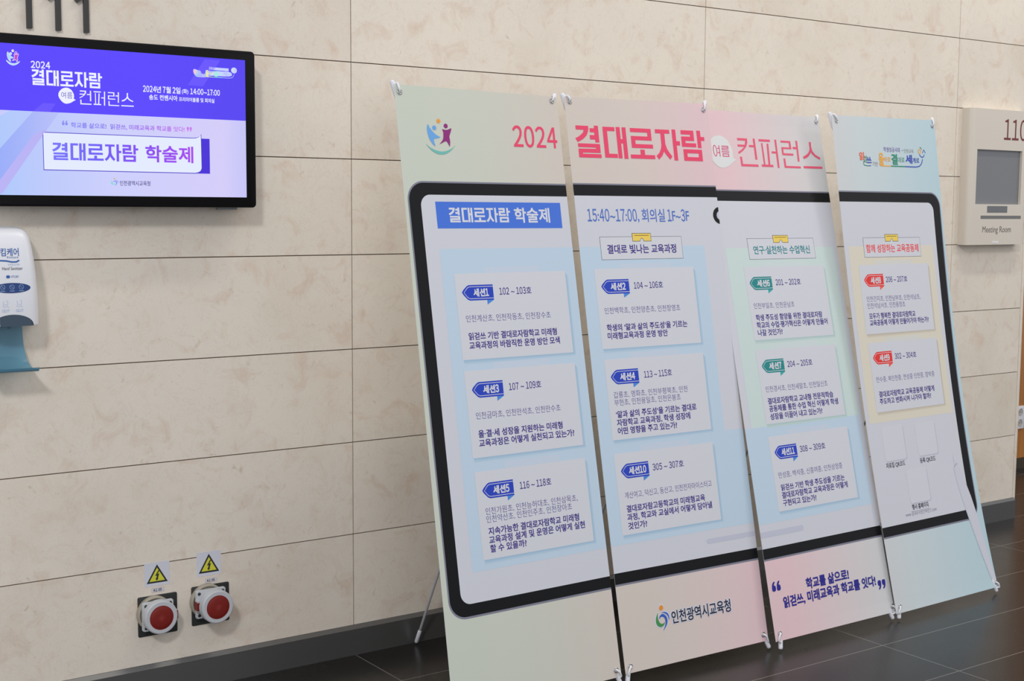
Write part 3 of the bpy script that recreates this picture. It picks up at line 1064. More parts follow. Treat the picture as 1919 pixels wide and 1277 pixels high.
def banner(i):
    o, u, v, nn = axes(i)
    place = placer(i)
    mid = o + u * 0.3
    r = root('banner_stand', (mid[0], mid[1], 0.0), LABELS[i], 'banner', 'x-stand banners in a row before the stone wall', BAN[i][2])
    p = artwork(i)
    V, F, mats, mi, uv = p.build(place, lambda P: np.stack([np.clip((i + P[:, 0] / 600) / 4, 0, 1), P[:, 1] / 1800], 1))
    # back of the film: the base sheet again, half a millimetre behind, facing away
    bv, bt, bm_, bl = p.items[0]
    k = len(V)
    B = place(bv, -4.5)
    V = np.concatenate([V, B])
    F = np.concatenate([F, bt[:, ::-1] + k])
    mats = mats + [M_BACK]
    mi = np.concatenate([mi, np.full(len(bt), len(mats) - 1)])
    uv = np.concatenate([uv, np.zeros((len(bv), 2))])
    # rim
    from collections import Counter
    ed = Counter()
    for t in bt:
        for a, b in ((t[0], t[1]), (t[1], t[2]), (t[2], t[0])):
            ed[(int(a), int(b))] += 1
    rim = [(b, a, a + k, b + k) for (a, b) in ed if (b, a) not in ed]
    F = [tuple(f) for f in F] + rim
    mi = np.concatenate([mi, np.full(len(rim), len(mats) - 1)])
    sheet = mesh('banner_sheet', V, F, mats, r, mi, uv)
    hubc = o + u * 0.31 + v * 0.86 - nn * 0.10
    C = CORNERS[i]
    E = EYES[i]
    g = Geo()
    g.disc_y((0, 0, 0), [(0.0, -0.016), (0.03, -0.016), (0.034, -0.012), (0.034, 0.012), (0.03, 0.016), (0.0, 0.016)], 0, 24)
    Rm = np.stack([u, -nn, v], 1)
    g.V = [tuple(hubc + Rm @ np.array(w)) for w in g.V]
    shade_auto(g.out('hub', M_HUB, r))
    for k, (c, e) in enumerate(zip(C, E)):
        low = k < 2
        sx = -1 if k in (0, 3) else 1
        ev = place(np.array([e]), 0)[0]
        # eyelet
        g = Geo()
        g.ring(ev + nn * 0.0012, u, v, 0.0072, 0.0018)
        shade_auto(g.out('eyelet', M_RING, sheet), 80)
        # tip of the arm
        if low:
            tip = o + u * (c[0] - sx * FEET[i][k]) / 1000 + v * (-BAN[i][4] / math.cos(BAN[i][3]) + 0.0075) - nn * 0.004
            tip[2] = 0.0065
        else:
            tip = o + u * (c[0] / 1000 + sx * 0.001) + v * (c[1] / 1000 + 0.013) - nn * 0.008
        d = hubc - tip
        ln = np.linalg.norm(d)
        d = d / ln
        start = tip + d * 0.06
        g = Geo()
        g.tube([tuple(start - d * 0.015), tuple(hubc - d * 0.028)], 0.0042, 0, 10)
        arm = shade_auto(g.out('arm', M_ROD, r))
        g = Geo()
        g.tube([tuple(tip + d * 0.0005), tuple(tip + d * 0.002), tuple(tip + d * 0.006), tuple(tip + d * 0.05), tuple(tip + d * 0.062)], [0.004, 0.0062, 0.0075, 0.0074, 0.0056], 0, 12)
        if low:
            a = tip + d * 0.018
            b = ev + v * (-0.020) + u * sx * 0.014 + nn * 0.004
            cc = ev + v * (-0.006) + u * sx * 0.008 + nn * 0.007
            hook = [a, (a + b) / 2 + nn * 0.004, b, cc, ev + nn * 0.004 + v * 0.001, ev - nn * 0.004 + v * 0.002]
        else:
            a = tip + d * 0.010
            b = o + u * (c[0] / 1000 - sx * 0.012) + v * (c[1] / 1000 + 0.0035) + nn * 0.001
            hook = [a, b - nn * 0.004, b, ev + u * sx * 0.004 + v * 0.011 + nn * 0.0055, ev + u * sx * 0.002 + v * 0.004 + nn * 0.005, ev + nn * 0.002, ev - nn * 0.005 - v * 0.002]
        g.tube([tuple(x) for x in hook], 0.0035, 0, 8)
        shade_auto(g.out('end_cap', M_WHITE, arm), 60)
    # rear leg with its foot near the wall
    foot = np.array([mid[0] - 0.012 + 0.0 * i, -0.030, 0.0065])
    d = hubc - nn * 0.012 - foot
    d = d / np.linalg.norm(d)
    g = Geo()
    g.tube([tuple(foot + d * 0.04), tuple(hubc - nn * 0.012)], 0.0042, 0, 10)
    leg = shade_auto(g.out('rear_leg', M_ROD, r))
    g = Geo()
    g.tube([tuple(foot), tuple(foot + d * 0.002), tuple(foot + d * 0.006), tuple(foot + d * 0.05), tuple(foot + d * 0.052)], [0.004, 0.0055, 0.0068, 0.0062, 0.005], 0, 12)
    shade_auto(g.out('foot_cap', M_WHITE, leg), 60)


for i in range(4):
    banner(i)


# ------------------------------------------------------------------ wall display
def display():
    r = root('wall_display', (-0.747, 0.0, 1.443), 'wide black-framed screen on the wall, lit with a violet conference slide', 'screen')
    g = Geo()
    g.prism_y(rrect(-1.135, 1.4435, -0.361, 1.896, 0.012), -0.084, -0.030, 0, 0.004)
    x0, x1, z0, z1 = -1.1035, -0.3925, 1.4735, 1.8695
    house = g.out('frame', M_BLACKP, r)
    shade_auto(house)
    g = Geo()
    g.box((-0.99, -0.030, 1.5), (-0.50, 0.0, 1.82))
    g.out('wall_mount', M_HUB, r)
    g = Geo()
    g.box((-0.47, -0.055, 1.4375), (-0.41, -0.040, 1.446))
    g.out('sensor', mat('grey_sensor', (0.25, 0.26, 0.28), 0.4), r)
    p = Print()
    G1 = ramp_mat('screen_violet', [(0.0, (88, 66, 250)), (0.6, (90, 69, 252)), (1.0, (84, 66, 238))], True)
    G2 = ramp_mat('screen_pale', [(0.0, (172, 200, 250)), (0.16, (186, 200, 250)), (0.45, (204, 206, 250)), (0.9, (211, 204, 248)), (1.0, (196, 196, 246))], True)
    G3 = ramp_mat('screen_band', [(0.0, (150, 170, 248)), (0.12, (165, 180, 247)), (0.25, (186, 192, 248))], True)
    GT = ramp_mat('screen_title', [(0.18, (122, 120, 250)), (0.4, (112, 92, 245)), (0.6, (140, 72, 240)), (0.8, (172, 70, 238))], True)
    GQ = ramp_mat('screen_quote', [(0.25, (138, 140, 244)), (0.42, (130, 118, 238)), (0.6, (168, 104, 236)), (0.78, (206, 122, 238))], True)
    W = glow('white', 238, 240, 255)
    p.rect(0, 0, 711, 222, G2, 0)
    p.rect(0, 222, 711, 396, G1, 0)
    p.poly([(0, 103), (104, 222), (173, 222), (12, 0), (0, 0)], G3, 1)
    p.poly([(0, 60), (14, 40), (104, 160), (140, 178), (20, 6), (6, 0), (0, 0)], glow('lilac_band', 184, 178, 244), 2)
    p.poly([(0, 196), (45, 222), (0, 222)], glow('pale_corner', 200, 202, 250), 1)
    vb = glow('violet_band', 104, 84, 255)
    p.poly([(104, 222), (130, 245), (164, 245), (148, 222)], vb, 1)
    p.poly([(587, 390), (635, 391), (581, 314), (536, 315)], vb, 1)
    # figures logo, white with tinted insides
    box = (94, 1602, 201, 1710)
    pal = {'blue': (170, 214, 250), 'orange': (226, 222, 170), 'plum': (196, 70, 200), 'teal': (170, 224, 240)}
    for c, ls in KID.items():
        for l in ls:
            q = remap([smooth_loop(l, 1)], box, (38, 340, 74, 380))[0]
            for k in range(8):
                dx, dy = 1.0 * math.cos(k * PI / 4), 1.0 * math.sin(k * PI / 4)
                p.poly([(a + dx, b + dy) for a, b in q], W, 1 + 0.1 * k)
            p.poly(q, glow('kid_' + c, *pal[c]), 2)
    p.text('2024', 101, 152, 345, 19, W, 1, w=0.012, exact=True)
    for l in TITLE:
        p.poly(remap(l, TITLE_BOX, (102, 291.5, 291, 333)), W, 1)
    for l in CONF:
        p.poly(remap(l, CONF_BOX, (228, 246, 378, 284)), W, 1)
    p.poly(smooth_loop(remap([BUBBLE], (15, 1598, 151, 1713), (171, 246, 219, 289))[0], 1), W, 1)
    p.text('여름', 179, 209, 269, 17, glow('bubble_text', 92, 84, 190), 2)
    p.text('2024년 7월 2일', 405, 514, 298, 18, W, 1, w=0.012)
    p.text('(화)', 518, 537, 297, 13, W, 1, w=0.008)
    p.text('14:00~17:00', 543, 632, 298, 17, W, 1, w=0.012)
    p.text('송도 컨벤시아', 422, 505, 276, 15, W, 1, w=0.014)
    p.text('프리미어볼룸 및 회의실', 509, 615, 274.5, 12, W, 1, w=0.010)
    pal = {'slogan_red': glow('s_red', 255, 190, 190), 'slogan_green': glow('s_green', 150, 240, 215), 'slogan_blue': glow('s_blue', 178, 190, 255), 'slogan_orange': glow('s_orange', 232, 236, 150),
           'slogan_grey': glow('s_grey', 205, 210, 255), 'slogan_purple': glow('s_purple', 205, 196, 255)}
    fn = lambda P: remap([P], (144, 1617, 543, 1695), (552, 341, 684, 371))[0]
    hal = glow('s_halo', 200, 210, 255)
    p.poly(smooth_loop(fn([(144, 1650), (150, 1672), (180, 1664), (214, 1660), (218, 1640), (254, 1636), (258, 1670), (290, 1664), (330, 1662), (368, 1666), (416, 1664), (457, 1668), (500, 1658), (500, 1632), (400, 1628), (300, 1630), (262, 1614), (215, 1612), (166, 1614)]), 1), hal, 1)
    p.poly(fn([(288, 1672), (292, 1696), (330, 1692), (388, 1690), (470, 1690), (470, 1670), (380, 1670)]), hal, 1)
    p.poly(fn(circ(520, 1678, 27, 22)), hal, 1)
    small_logo(p, 0, pal, 2, fn)
    # quotation line with gradient
    p.text('학교를 삶으로!  읽걷쓰, 미래교육과 학교를 잇다!', 203, 524, 190, 14.5, GQ, 1, w=0.017)
    for s, x, y in ((1, 187, 195), (-1, 538, 191)):
        for k in (-1, 1):
            a = x + k * 4.3
            p.poly([(a + s * q[0] * .37, y + s * q[1] * .4) for q in smooth_loop([(-9, -16), (9, -16), (9, 2), (1, 3), (3, 8), (8, 14), (3, 17), (-6, 9), (-9, -2)], 1)], GQ, 1)
    dk = glow('indigo', 70, 44, 214)
    p.rect(560, 66.5, 598.5, 166, dk, 1)
    paper = [(127, 169), (548, 167.5), (560, 168.5), (568, 172), (574, 178.5), (575, 80), (572, 73), (566, 68.5), (556, 66), (127, 67)]
    p.poly(paper, glow('indigo_line', 82, 62, 200), 2)
    cx, cz = 351, 120
    p.poly([(cx + (a - cx) * 0.9915, cz + (b - cz) * 0.957) for a, b in paper], glow('paper', 226, 234, 252), 3)
    for l in TITLE:
        p.poly(remap(l, TITLE_BOX, (151, 95, 388, 142)), GT, 4)
    p.text('학술제', 408, 549, 119, 46, GT, 4, w=0.0175)
    pals = {'orange': (206, 186, 160), 'green': (128, 220, 206), 'blue': (128, 150, 232), 'sky': (120, 146, 236)}
    for c, l in EDU.items():
        p.poly(remap([smooth_loop(l, 1)], (143, 102, 198, 184), (309, 27, 330, 50))[0], glow('edu_' + c, *pals[c]), 1)
    p.text('인천광역시교육청', 334, 421, 36, 13.5, glow('edu_text', 66, 58, 130), 1, w=0.004)

    def place(P, layer):
        return np.stack([x0 + P[:, 0] / 1000, np.full(len(P), -0.0843) - layer * 0.00012, z0 + P[:, 1] / 1000], 1)
    V, F, mats, mi, uv = p.build(place, lambda P: np.stack([np.clip(P[:, 0] / 711, 0, 1), P[:, 1] / 396], 1))
    mesh('screen', V, F, mats, r, mi, uv)


display()

# ------------------------------------------------------------------ room numerals 111 above the display
M_NUM = mat('dark_bronze_letter', (0.055, 0.054, 0.05), 0.45, 0.3)


def numeral():
    r = root('room_numeral', (-0.981, 0.0, 1.922), 'raised dark metal figure 1, leftmost of the three above the screen', 'numeral', 'raised figures of room number 111')
    g = Geo()
    # stem and flag of the figure one
    s = [(0, 0), (0.0145, 0), (0.0145, 0.130), (0.004, 0.130), (-0.003, 0.111), (-0.011, 0.097), (-0.024, 0.087), (-0.017, 0.0785), (-0.008, 0.085), (0.0, 0.094)]
    V = [(r.location.x - 0.007 + x, y, r.location.z + z) for y in (-0.010, -0.001) for x, z in s]
    n = len(s)
    F = [(i, (i + 1) % n, n + (i + 1) % n, n + i) for i in range(n)]
    F = [f[::-1] for f in F]
    tri = tessellate_polygon([[Vector((x, z, 0)) for x, z in s]])
    for t in tri:
        a, b, c = (Vector((*s[k], 0)) for k in t)
        if (b - a).cross(c - a).z < 0:
            t = t[::-1]
        F.append(tuple(t))
        F.append(tuple(k + n for k in reversed(t)))
    g.add(V, F)
    g.out('figure', M_NUM, r)
    g = Geo()
    g.tube([(r.location.x, -0.001, 1.96), (r.location.x, 0.0, 1.96)], 0.002)
    g.out('pin', M_NUM, r)
    return r


n0 = numeral()


def copy_thing(t, loc, label):
    r = t.copy()
    COL.objects.link(r)
    r.location = loc
    r['label'] = label
    for ch in t.children:
        c = ch.copy()
        COL.objects.link(c)
        c.parent = r
        for gc in ch.children:
            d = gc.copy()
            COL.objects.link(d)
            d.parent = c
    return r


copy_thing(n0, (-0.9035, 0, 1.922), 'raised dark metal figure 1, middle one of the three above the screen')
copy_thing(n0, (-0.827, 0, 1.922), 'raised dark metal figure 1, rightmost of the three above the screen')


# ------------------------------------------------------------------ hand sanitizer dispenser
def dispenser():
    cx = -1.072
    r = root('hand_sanitizer_dispenser', (cx, 0.0, 1.0), 'white and blue hand sanitizer dispenser on the wall below the screen', 'dispenser')
    prof = [(1.128, 0.0770, 0.100), (1.160, 0.0772, 0.102), (1.21, 0.0760, 0.102), (1.26, 0.0735, 0.100), (1.305, 0.0695, 0.096), (1.340, 0.0650, 0.090), (1.360, 0.0615, 0.084), (1.374, 0.0565, 0.076), (1.383, 0.049, 0.066), (1.388, 0.038, 0.052), (1.390, 0.020, 0.034)]
    n = 40
    V, F = [], []

    def sect(w, d):
        P = []
        for k in range(n):
            a = PI * k / (n - 1)
            ca, sa = math.cos(a), math.sin(a)
            e = 0.42
            P.append((-w * math.copysign(abs(ca) ** e, ca), -d * abs(sa) ** (e + 0.12)))
        return P
    for z, w, d in prof:
        w *= 1.04
        V += [(cx + x, y, z) for x, y in sect(w, d)]
    for j in range(len(prof) - 1):
        for k in range(n - 1):
            F.append((j * n + k, j * n + k + 1, (j + 1) * n + k + 1, (j + 1) * n + k))
        F.append((j * n, (j + 1) * n, (j + 1) * n + n - 1, j * n + n - 1))
    F.append(tuple(reversed(range(n))))
    F.append(tuple(range((len(prof) - 1) * n, len(prof) * n)))
    house = mesh('housing', V, F, M_WHITE, r)
    shade_auto(house, 50)

    # front surface of the housing as a function of (x, z)
    def front(x, z):
        z = min(max(z, prof[0][0]), prof[-1][0])
        for a, b in zip(prof, prof[1:]):
            if a[0] <= z <= b[0]:
                t = (z - a[0]) / (b[0] - a[0])
                w, d = a[1] + t * (b[1] - a[1]), a[2] + t * (b[2] - a[2])
                break
        c = min(abs(x) / w, 1) ** (1 / 0.42)
        return -d * max(1 - c * c, 0) ** (0.5 * 0.54)
    p = Print()
    blue = mat('dispenser_blue', rgb(44, 96, 168), 0.4)
    deep = mat('dispenser_deep_blue', rgb(38, 66, 124), 0.3)
    grey = mat('dispenser_grey', rgb(66, 68, 84), 0.5)
    lite = mat('dispenser_pale', rgb(150, 176, 214), 0.4)
    p.text('킴케어', -25, 22, 323, 21, blue, 0, w=0.004)
    p.text('Kimcare', -9, 20, 309.5, 5.5, blue, 0, exact=True)
    p.big(stroke([(-52, 299), (-30, 301), (-12, 300), (2, 297), (14, 297), (22, 301)], 4), blue, 0, ustep=5.0)
    p.text('프리미엄 손소독제', -8, 22, 290, 5, lite, 0)
    p.text('Hand Sanitizer', -23, 30, 280, 8.5, grey, 0, exact=True)
    p.text('VITOBY', -2, 19, 258, 6, blue, 0, exact=True)
    p.poly(circ(-9, 258, 5.2, 4.2), blue, 0)
    p.big(circ(0, 228, 49, 13.5, 56), deep, 0, ustep=5.0)
    for k in (-1, 0, 1):
        p.put(fill([circ(k * 24, 230.5, 6.4, 6.4), circ(k * 24, 230.5, 5.5, 5.5)]), lite, 1)
        p.poly(stroke([(k * 24 - 4, 234.5), (k * 24 + 4, 226.5)], 0.9), lite, 1)
        p.rect(k * 24 - 6, 219.5, k * 24 + 6, 221, lite, 1)
    for k in (-1, 1):
        for q in ([(-4, 215), (-4, 206), (4, 206), (4, 216), (1, 217)], [(-6, 203), (-2, 200), (4, 202), (6, 198)]):
            p.poly(stroke([(k * 18 + a * 1.4, b - 22) for a, b in q], 0.8), lite, 0)
        p.text('손을 대면', k * 18 - 10, k * 18 + 10, 170, 3.4, lite, 0)
        p.text('자동분사', k * 18 - 10, k * 18 + 8, 165.5, 3.4, lite, 0)

    def place(P, layer):
        return np.array([(cx + a / 1000, front(a / 1000, 1.0 + b / 1000) - 0.0006 - l * 0.0003, 1.0 + b / 1000) for (a, b), l in zip(P, layer)])
    # cut the wide oval and stripe finely enough to follow the bulging shell
    V, F, mats, mi, uv = p.build(place, lambda P: P * 0)
    mesh('printed_label', V, F, mats, r, mi)
    # blue window at the lower edge
    V, F = [], []
    nu, nv = 26, 8
    for j in range(nv + 1):
        for k in range(nu + 1):
            a = PI * k / nu
            t = j / nv
            x = -0.056 * math.cos(a)
            z = 1.1262 + 0.031 * math.sin(a) * t
            V.append((cx + x, front(x, max(z, 1.128)) - 0.0012 - 0.004 * math.sin(a) * (1 - t), z))
    for j in range(nv):
        for k in range(nu):
            F.append((j * (nu + 1) + k, j * (nu + 1) + k + 1, (j + 1) * (nu + 1) + k + 1, (j + 1) * (nu + 1) + k))
    win = mesh('window', V, F, mat('smoky_blue_window', (0.022, 0.05, 0.085), 0.05, 0, 0.6, coat=0.6), r, smooth=True)
    # clear blue back plate that sweeps forward into the drip tray
    pr = [(-0.012, 1.128, 0.047), (-0.013, 1.10, 0.0475), (-0.016, 1.07, 0.0485), (-0.022, 1.045, 0.051), (-0.034, 1.022, 0.054), (-0.052, 1.009, 0.058), (-0.075, 1.004, 0.062), (-0.098, 1.004, 0.064), (-0.106, 1.007, 0.064), (-0.109, 1.013, 0.064)]
    g = Geo()
    m_ = 12
    for side in (0, 1):
        V, F = [], []
        for (y, z, w) in pr:
            for k in range(m_ + 1):
                x = w * (2 * k / m_ - 1)
                V.append((cx + x, y + (0.003 if side else 0), z - (0.003 if side else 0)))
        for j in range(len(pr) - 1):
            for k in range(m_):
                f = (j * (m_ + 1) + k, (j + 1) * (m_ + 1) + k, (j + 1) * (m_ + 1) + k + 1, j * (m_ + 1) + k + 1)
                F.append(f if not side else f[::-1])
        g.add(V, F)
    nn_ = len(pr) * (m_ + 1)
    rimloop = [k for k in range(m_ + 1)] + [j * (m_ + 1) + m_ for j in range(1, len(pr))] + [(len(pr) - 1) * (m_ + 1) + k for k in range(m_ - 1, -1, -1)] + [j * (m_ + 1) for j in range(len(pr) - 2, 0, -1)]
    g.F += [(a, b, b + nn_, a + nn_) for a, b in zip(rimloop, rimloop[1:] + rimloop[:1])]
    g.M += [0] * len(rimloop)
    shade_auto(g.out('drip_tray', mat('clear_blue_plastic', (0.22, 0.48, 0.62), 0.12, 0, 0.5, trans=0.55), r), 40)
    g = Geo()
    g.tube([(cx, -0.055, 1.13), (cx, -0.055, 1.116)], [0.009, 0.006])
    shade_auto(g.out('nozzle', mat('nozzle_blue', (0.1, 0.2, 0.3), 0.3), r))


dispenser()

# ------------------------------------------------------------------ industrial sockets low on the wall
M_PLATE = mat('dark_plate', (0.028, 0.03, 0.028), 0.5)
M_CREAM = mat('cream_gasket', (0.40, 0.36, 0.28), 0.5)
M_SOCK = mat('socket_grey_white', (0.54, 0.555, 0.57), 0.45, 0, 0.35)
M_RED = mat('socket_red', (0.21, 0.016, 0.011), 0.5, 0, 0.3)
M_DARK = mat('screw_dark', (0.06, 0.06, 0.055), 0.4, 0.5)


def socket(px, pz, fx, fz, yf, latch, label):
    """px, pz plate centre; fx, fz flange and cap centre; yf front of the cap"""
    r = root('industrial_socket', (px, 0.0, pz), label, 'socket', 'red-capped power sockets low on the stone wall')
    g = Geo()
    g.prism_y(rrect(px - 0.06, pz - 0.06, px + 0.06, pz + 0.06, 0.005), -0.003, 0.0, 0, 0.001)
    shade_auto(g.out('wall_plate', M_PLATE, r))
    g = Geo()
    g.disc_y((fx - 0.004, 0, fz + 0.002), [(0.0455, -0.012), (0.0455, -0.017), (0.047, -0.0185), (0.050, -0.0185), (0.0525, -0.016), (0.0525, -0.003)], 0, 48)
    shade_auto(g.out('gasket', M_CREAM, r))
    g = Geo()
    g.prism_y(rrect(fx - 0.047, fz - 0.043, fx + 0.047, fz + 0.043, 0.006), -0.030, -0.021, 0, 0.0015)
    fl_ = shade_auto(g.out('flange', M_SOCK, r))
    for sx in (-1, 1):
        for sz in (-1, 1):
            g = Geo()
            g.disc_y((fx + sx * 0.037, 0, fz + sz * 0.033), [(0.0, -0.0312), (0.0042, -0.0312), (0.005, -0.0305), (0.005, -0.0299)], 0, 16)
            shade_auto(g.out('screw', M_DARK, fl_))
    g = Geo()
    g.disc_y((fx, 0, fz), [(0.0, -0.034), (0.041, -0.034), (0.042, -0.030), (0.042, -0.029)], 0, 40)
    V = []
    if yf < -0.06:
        g.disc_y((fx, 0, fz), [(0.041, yf + 0.03), (0.041, -0.030)], 0, 40)
    shade_auto(g.out('collar', M_SOCK, r))
    # cap with flat grips round its rim
    nseg = 16
    prof = [(0.036, yf), (0.0465, yf), (0.049, yf + 0.002), (0.0500, yf + 0.006), (0.0500, yf + 0.024), (0.048, yf + 0.027), (0.040, yf + 0.027)]
    g = Geo()
    g.disc_y((fx, 0, fz), prof, 0, nseg * 2)
    g.F.pop(); g.M.pop()
    cap = shade_auto(g.out('cap', M_SOCK, r), 28)
    g = Geo()
    g.disc_y((fx, 0, fz), [(0.0, yf - 0.0035), (0.012, yf - 0.0033), (0.024, yf - 0.0025), (0.031, yf - 0.0012), (0.0335, yf + 0.0002), (0.0362, yf + 0.0002)], 0, 48)
    shade_auto(g.out('red_disc', M_RED, cap), 60)
    g = Geo()
    s = latch
    xa = fx + s * 0.037
    g.box((min(xa, xa + s * 0.015), -0.052, fz - 0.012), (max(xa, xa + s * 0.015), -0.028, fz + 0.012))
    g.out('latch', M_RED, r)
    g = Geo()
    for dz in (-0.016, 0.012):
        g = Geo()
        g.box((min(xa, xa + s * 0.013), -0.049, fz + dz), (max(xa, xa + s * 0.013), -0.028, fz + dz + 0.004))
        g.out('latch_bracket', M_SOCK, r)


socket(-0.655, 0.2435, -0.6635, 0.2495, -0.057, 1, 'round red-capped socket, the left one of two, cap closed flat')
socket(-0.490, 0.249, -0.4995, 0.2600, -0.083, -1, 'round red-capped socket, the right one of two, cap standing out over a red latch')


def sticker(x0, z0, x1, z1, label):
    r = root('warning_sticker', ((x0 + x1) / 2, 0, z0), label, 'sticker', 'yellow voltage warning stickers above the sockets')
    p = Print()
    white = mat('sticker_white', (0.68, 0.69, 0.75), 0.35)
    blk = mat('sticker_black', (0.02, 0.024, 0.028), 0.5)
    yel = mat('sticker_yellow', (0.68, 0.66, 0.05), 0.45)
    w, h = (x1 - x0) * 1000, (z1 - z0) * 1000
    p.poly(rrect(0, 0, w, h, 2), white, 0)
    f = lambda P: [(a * w / 77, b * h / 72) for a, b in P]
    p.poly(smooth_loop(f([(6, 9), (71, 9), (38.5, 65)]), 0), blk, 1)
    p.poly(f([(14.5, 14.2), (62.5, 14.2), (38.5, 55.5)]), yel, 2)
    p.poly(f([(42, 46), (32, 30), (38, 31), (35, 22), (32.5, 23), (37, 15.2), (43, 22), (40.5, 21.5), (45, 37), (39.5, 35.5), (46.5, 46)]), blk, 3)

    def place(P, layer):
        return np.stack([x0 + P[:, 0] / 1000, np.full(len(P), -0.0006 - layer * 0.00012), z0 + P[:, 1] / 1000], 1)
    V, F, mats, mi, uv = p.build(place, lambda P: P * 0)
    g = Geo()
    g.prism_y([(x0 + a / 1000, z0 + b / 1000) for a, b in rrect(0, 0, w, h, 2)], -0.0005, 0.0, 0)
    k = len(V)
    V = np.concatenate([V, np.array(g.V)])
    F = [tuple(f) for f in F] + [tuple(i + k for i in f) for f in g.F]
    mi = np.concatenate([mi, np.zeros(len(g.F), dtype=int)])
    mesh('printed_film', V, F, mats, r, mi)


sticker(-0.6925, 0.331, -0.6160, 0.402, 'yellow lightning warning sticker above the left red-capped socket')
sticker(-0.5315, 0.337, -0.4540, 0.411, 'yellow lightning warning sticker above the right red-capped socket')


def tape_label(x0, z0, x1, z1, txt, label):
    r = root('circuit_label', ((x0 + x1) / 2, 0, z0), label, 'label', 'small printed circuit labels above the sockets')
    p = Print()
    w, h = (x1 - x0) * 1000, (z1 - z0) * 1000
    p.poly(rrect(0, 0, w, h, 1.5), mat('label_pink_edge', (0.55, 0.42, 0.44), 0.5), 0)
    p.poly(rrect(0.8, 0.8, w - 0.8, h - 0.8, 1.2), mat('label_white', (0.66, 0.65, 0.68), 0.45), 1)
    p.text(txt, w * .15, w * .80, h * .5, h * .62, mat('label_ink', (0.03, 0.03, 0.05), 0.5), 2, exact=True, w=0.02)

    def place(P, layer):
        return np.stack([x0 + P[:, 0] / 1000, np.full(len(P), -0.0006 - layer * 0.00012), z0 + P[:, 1] / 1000], 1)
    V, F, mats, mi, uv = p.build(place, lambda P: P * 0)
    g = Geo()
    g.prism_y([(x0 + a / 1000, z0 + b / 1000) for a, b in rrect(0, 0, w, h, 1.5)], -0.0005, 0.0, 0)
    k = len(V)
    V = np.concatenate([V, np.array(g.V)])
    F = [tuple(f) for f in F] + [tuple(i + k for i in f) for f in g.F]
    mi = np.concatenate([mi, np.zeros(len(g.F), dtype=int)])
    mesh('printed_tape', V, F, mats, r, mi)


tape_label(-0.6715, 0.311, -0.6335, 0.3255, 'R1 05', 'small white label R1 05 right above the left socket')
tape_label(-0.5050, 0.3150, -0.4675, 0.3285, 'R1 06', 'small white label R1 06 right above the right socket')


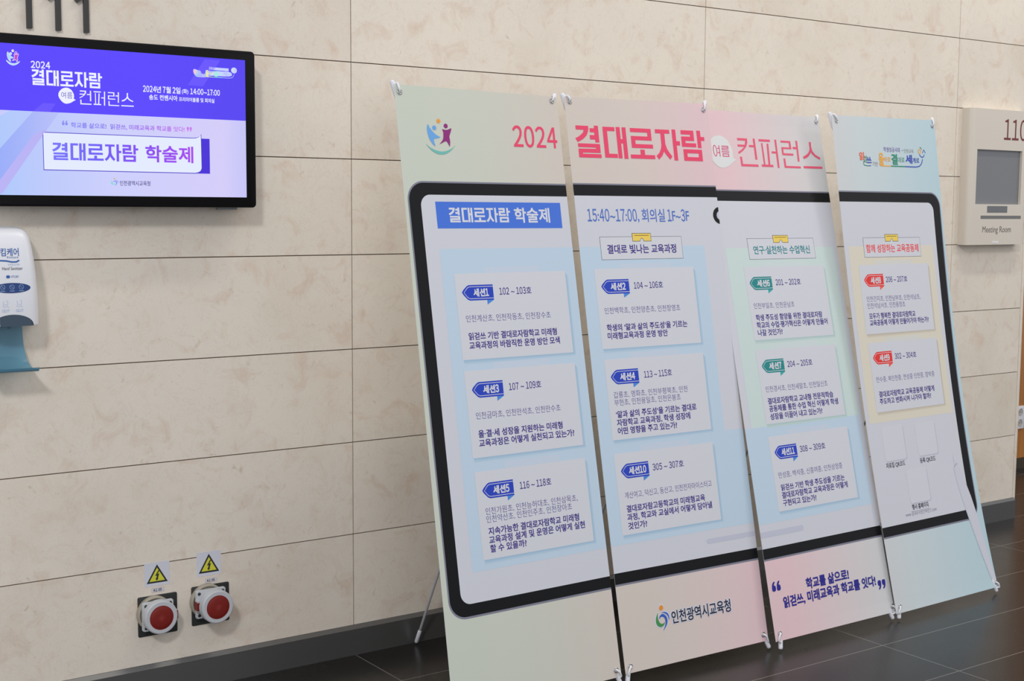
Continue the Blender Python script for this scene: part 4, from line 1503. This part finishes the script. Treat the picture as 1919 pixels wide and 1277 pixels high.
# ------------------------------------------------------------------ meeting room sign
def sign():
    r = root('meeting_room_sign', (3.247, 0.0, 1.297), 'cream wall sign for room 110 with grey screen, right of the banners', 'sign')
    cream = mat('cream_lacquer', (0.69, 0.63, 0.535), 0.42)
    x0, x1, z0, z1 = 3.034, 3.457, 1.2965, 1.897
    yf = -0.050
    R = 0.022
    sx0, sx1, sz0, sz1 = 3.083, 3.412, 1.477, 1.718
    # plan outline with rounded front corners, swept from bottom to top; front left open round the screen recess
    g = Geo()
    plan = [(x0, 0.0)] + [(x0 + R - R * math.cos(a), yf + R - R * math.sin(a)) for a in [0.5 * PI * k / 8 for k in range(9)]]
    plan += [(x1 - R + R * math.sin(a), yf + R - R * math.cos(a)) for a in [0.5 * PI * k / 8 for k in range(9)]] + [(x1, 0.0)]
    n = len(plan)
    V = [(x, y, z) for z in (z0, z1) for x, y in plan]
    F = [(i, i + 1, n + i + 1, n + i) for i in range(n - 1) if i != 9]
    F += [tuple(reversed(range(n))), tuple(range(n, 2 * n)), (0, n, 2 * n - 1, n - 1)]
    g.add(V, F)
    a0, a1 = plan[9][0], plan[10][0]
    for q in (((a0, z0), (a1, z0), (a1, sz0), (a0, sz0)), ((a0, sz1), (a1, sz1), (a1, z1), (a0, z1)), ((a0, sz0), (sx0, sz0), (sx0, sz1), (a0, sz1)), ((sx1, sz0), (a1, sz0), (a1, sz1), (sx1, sz1))):
        g.add([(x, yf, z) for x, z in q], [(0, 1, 2, 3)])
    rec = yf + 0.012
    for (xa, za), (xb, zb) in (((sx0, sz0), (sx0, sz1)), ((sx0, sz1), (sx1, sz1)), ((sx1, sz1), (sx1, sz0)), ((sx1, sz0), (sx0, sz0))):
        g.add([(xa, yf, za), (xb, yf, zb), (xb, rec, zb), (xa, rec, za)], [(0, 1, 2, 3)])
    shade_auto(g.out('housing', cream, r), 40)
    g = Geo()
    g.box((sx0, rec, sz0), (sx1, rec + 0.004, sz1))
    g.out('screen', mat('switched_off_screen', (0.20, 0.205, 0.215), 0.22, 0, 0.5), r)
    g = Geo()
    g.box((3.170, yf - 0.0015, 1.4405), (3.315, yf + 0.002, 1.4695))
    g.out('speaker_grille', mat('grey_mesh', (0.16, 0.165, 0.17), 0.5), r)
    g = Geo()
    g.box((3.125, yf - 0.001, 1.4125), (3.419, yf + 0.002, 1.4265))
    g.out('card_slot', mat('slot_grey', (0.17, 0.17, 0.165), 0.5), r)

    def flat(name, VT, m):
        V, T = VT[:2]
        W = np.stack([V[:, 0] / 1000, np.full(len(V), yf - 0.0008), V[:, 1] / 1000], 1)
        mesh(name, W, T, m, r)
    V, T, K = text2d('110', 3271, 3438, 1811, 95, 0.0, True)
    for ua, ub in ((3200, 3318), (3318, 3375), (3375, 3500)):
        ok = np.array([ua <= V[t[0], 0] < ub for t in T])
        used = np.unique(T[ok])
        back = {int(a): k for k, a in enumerate(used)}
        flat('figure', (V[used], [[back[int(k)] for k in t] for t in T[ok]]), mat('dark_red_letter', (0.16, 0.016, 0.012), 0.45))
    flat('caption', text2d('Meeting Room', 3141, 3349, 1361, 36, 0.0, True), mat('grey_letter', (0.20, 0.185, 0.165), 0.5))
    g = Geo()
    g.box((3.215, yf - 0.0008, 1.3035), (3.26, yf, 1.312))
    g.out('white_tag', mat('tag_white', (0.8, 0.8, 0.8), 0.4), r)


sign()


# ------------------------------------------------------------------ outlet on the wooden recess wall
def outlet():
    r = root('wall_outlet', (4.63, 0.73, 0.23), 'white double wall outlet on the orange wooden wall beyond the corner', 'outlet')
    g = Geo()
    g.prism_y(rrect(4.588, 0.228, 4.660, 0.357, 0.005), 0.721, 0.73, 0, 0.002)
    shade_auto(g.out('cover_plate', M_WHITE, r))
    for z in (0.262, 0.323):
        g = Geo()
        g.disc_y((4.624, 0, z), [(0.0, 0.7203), (0.0185, 0.7203), (0.0205, 0.7195), (0.022, 0.7206), (0.022, 0.722)], 0, 28)
        o = shade_auto(g.out('receptacle', mat('receptacle_grey', (0.45, 0.44, 0.40), 0.4), r))
        g = Geo()
        for s in (-1, 1):
            g.disc_y((4.624 + s * 0.0095, 0, z), [(0.0, 0.7198), (0.0025, 0.7198), (0.0025, 0.7206)], 0, 12)
        g.out('pin_holes', M_DARK, o)


outlet()
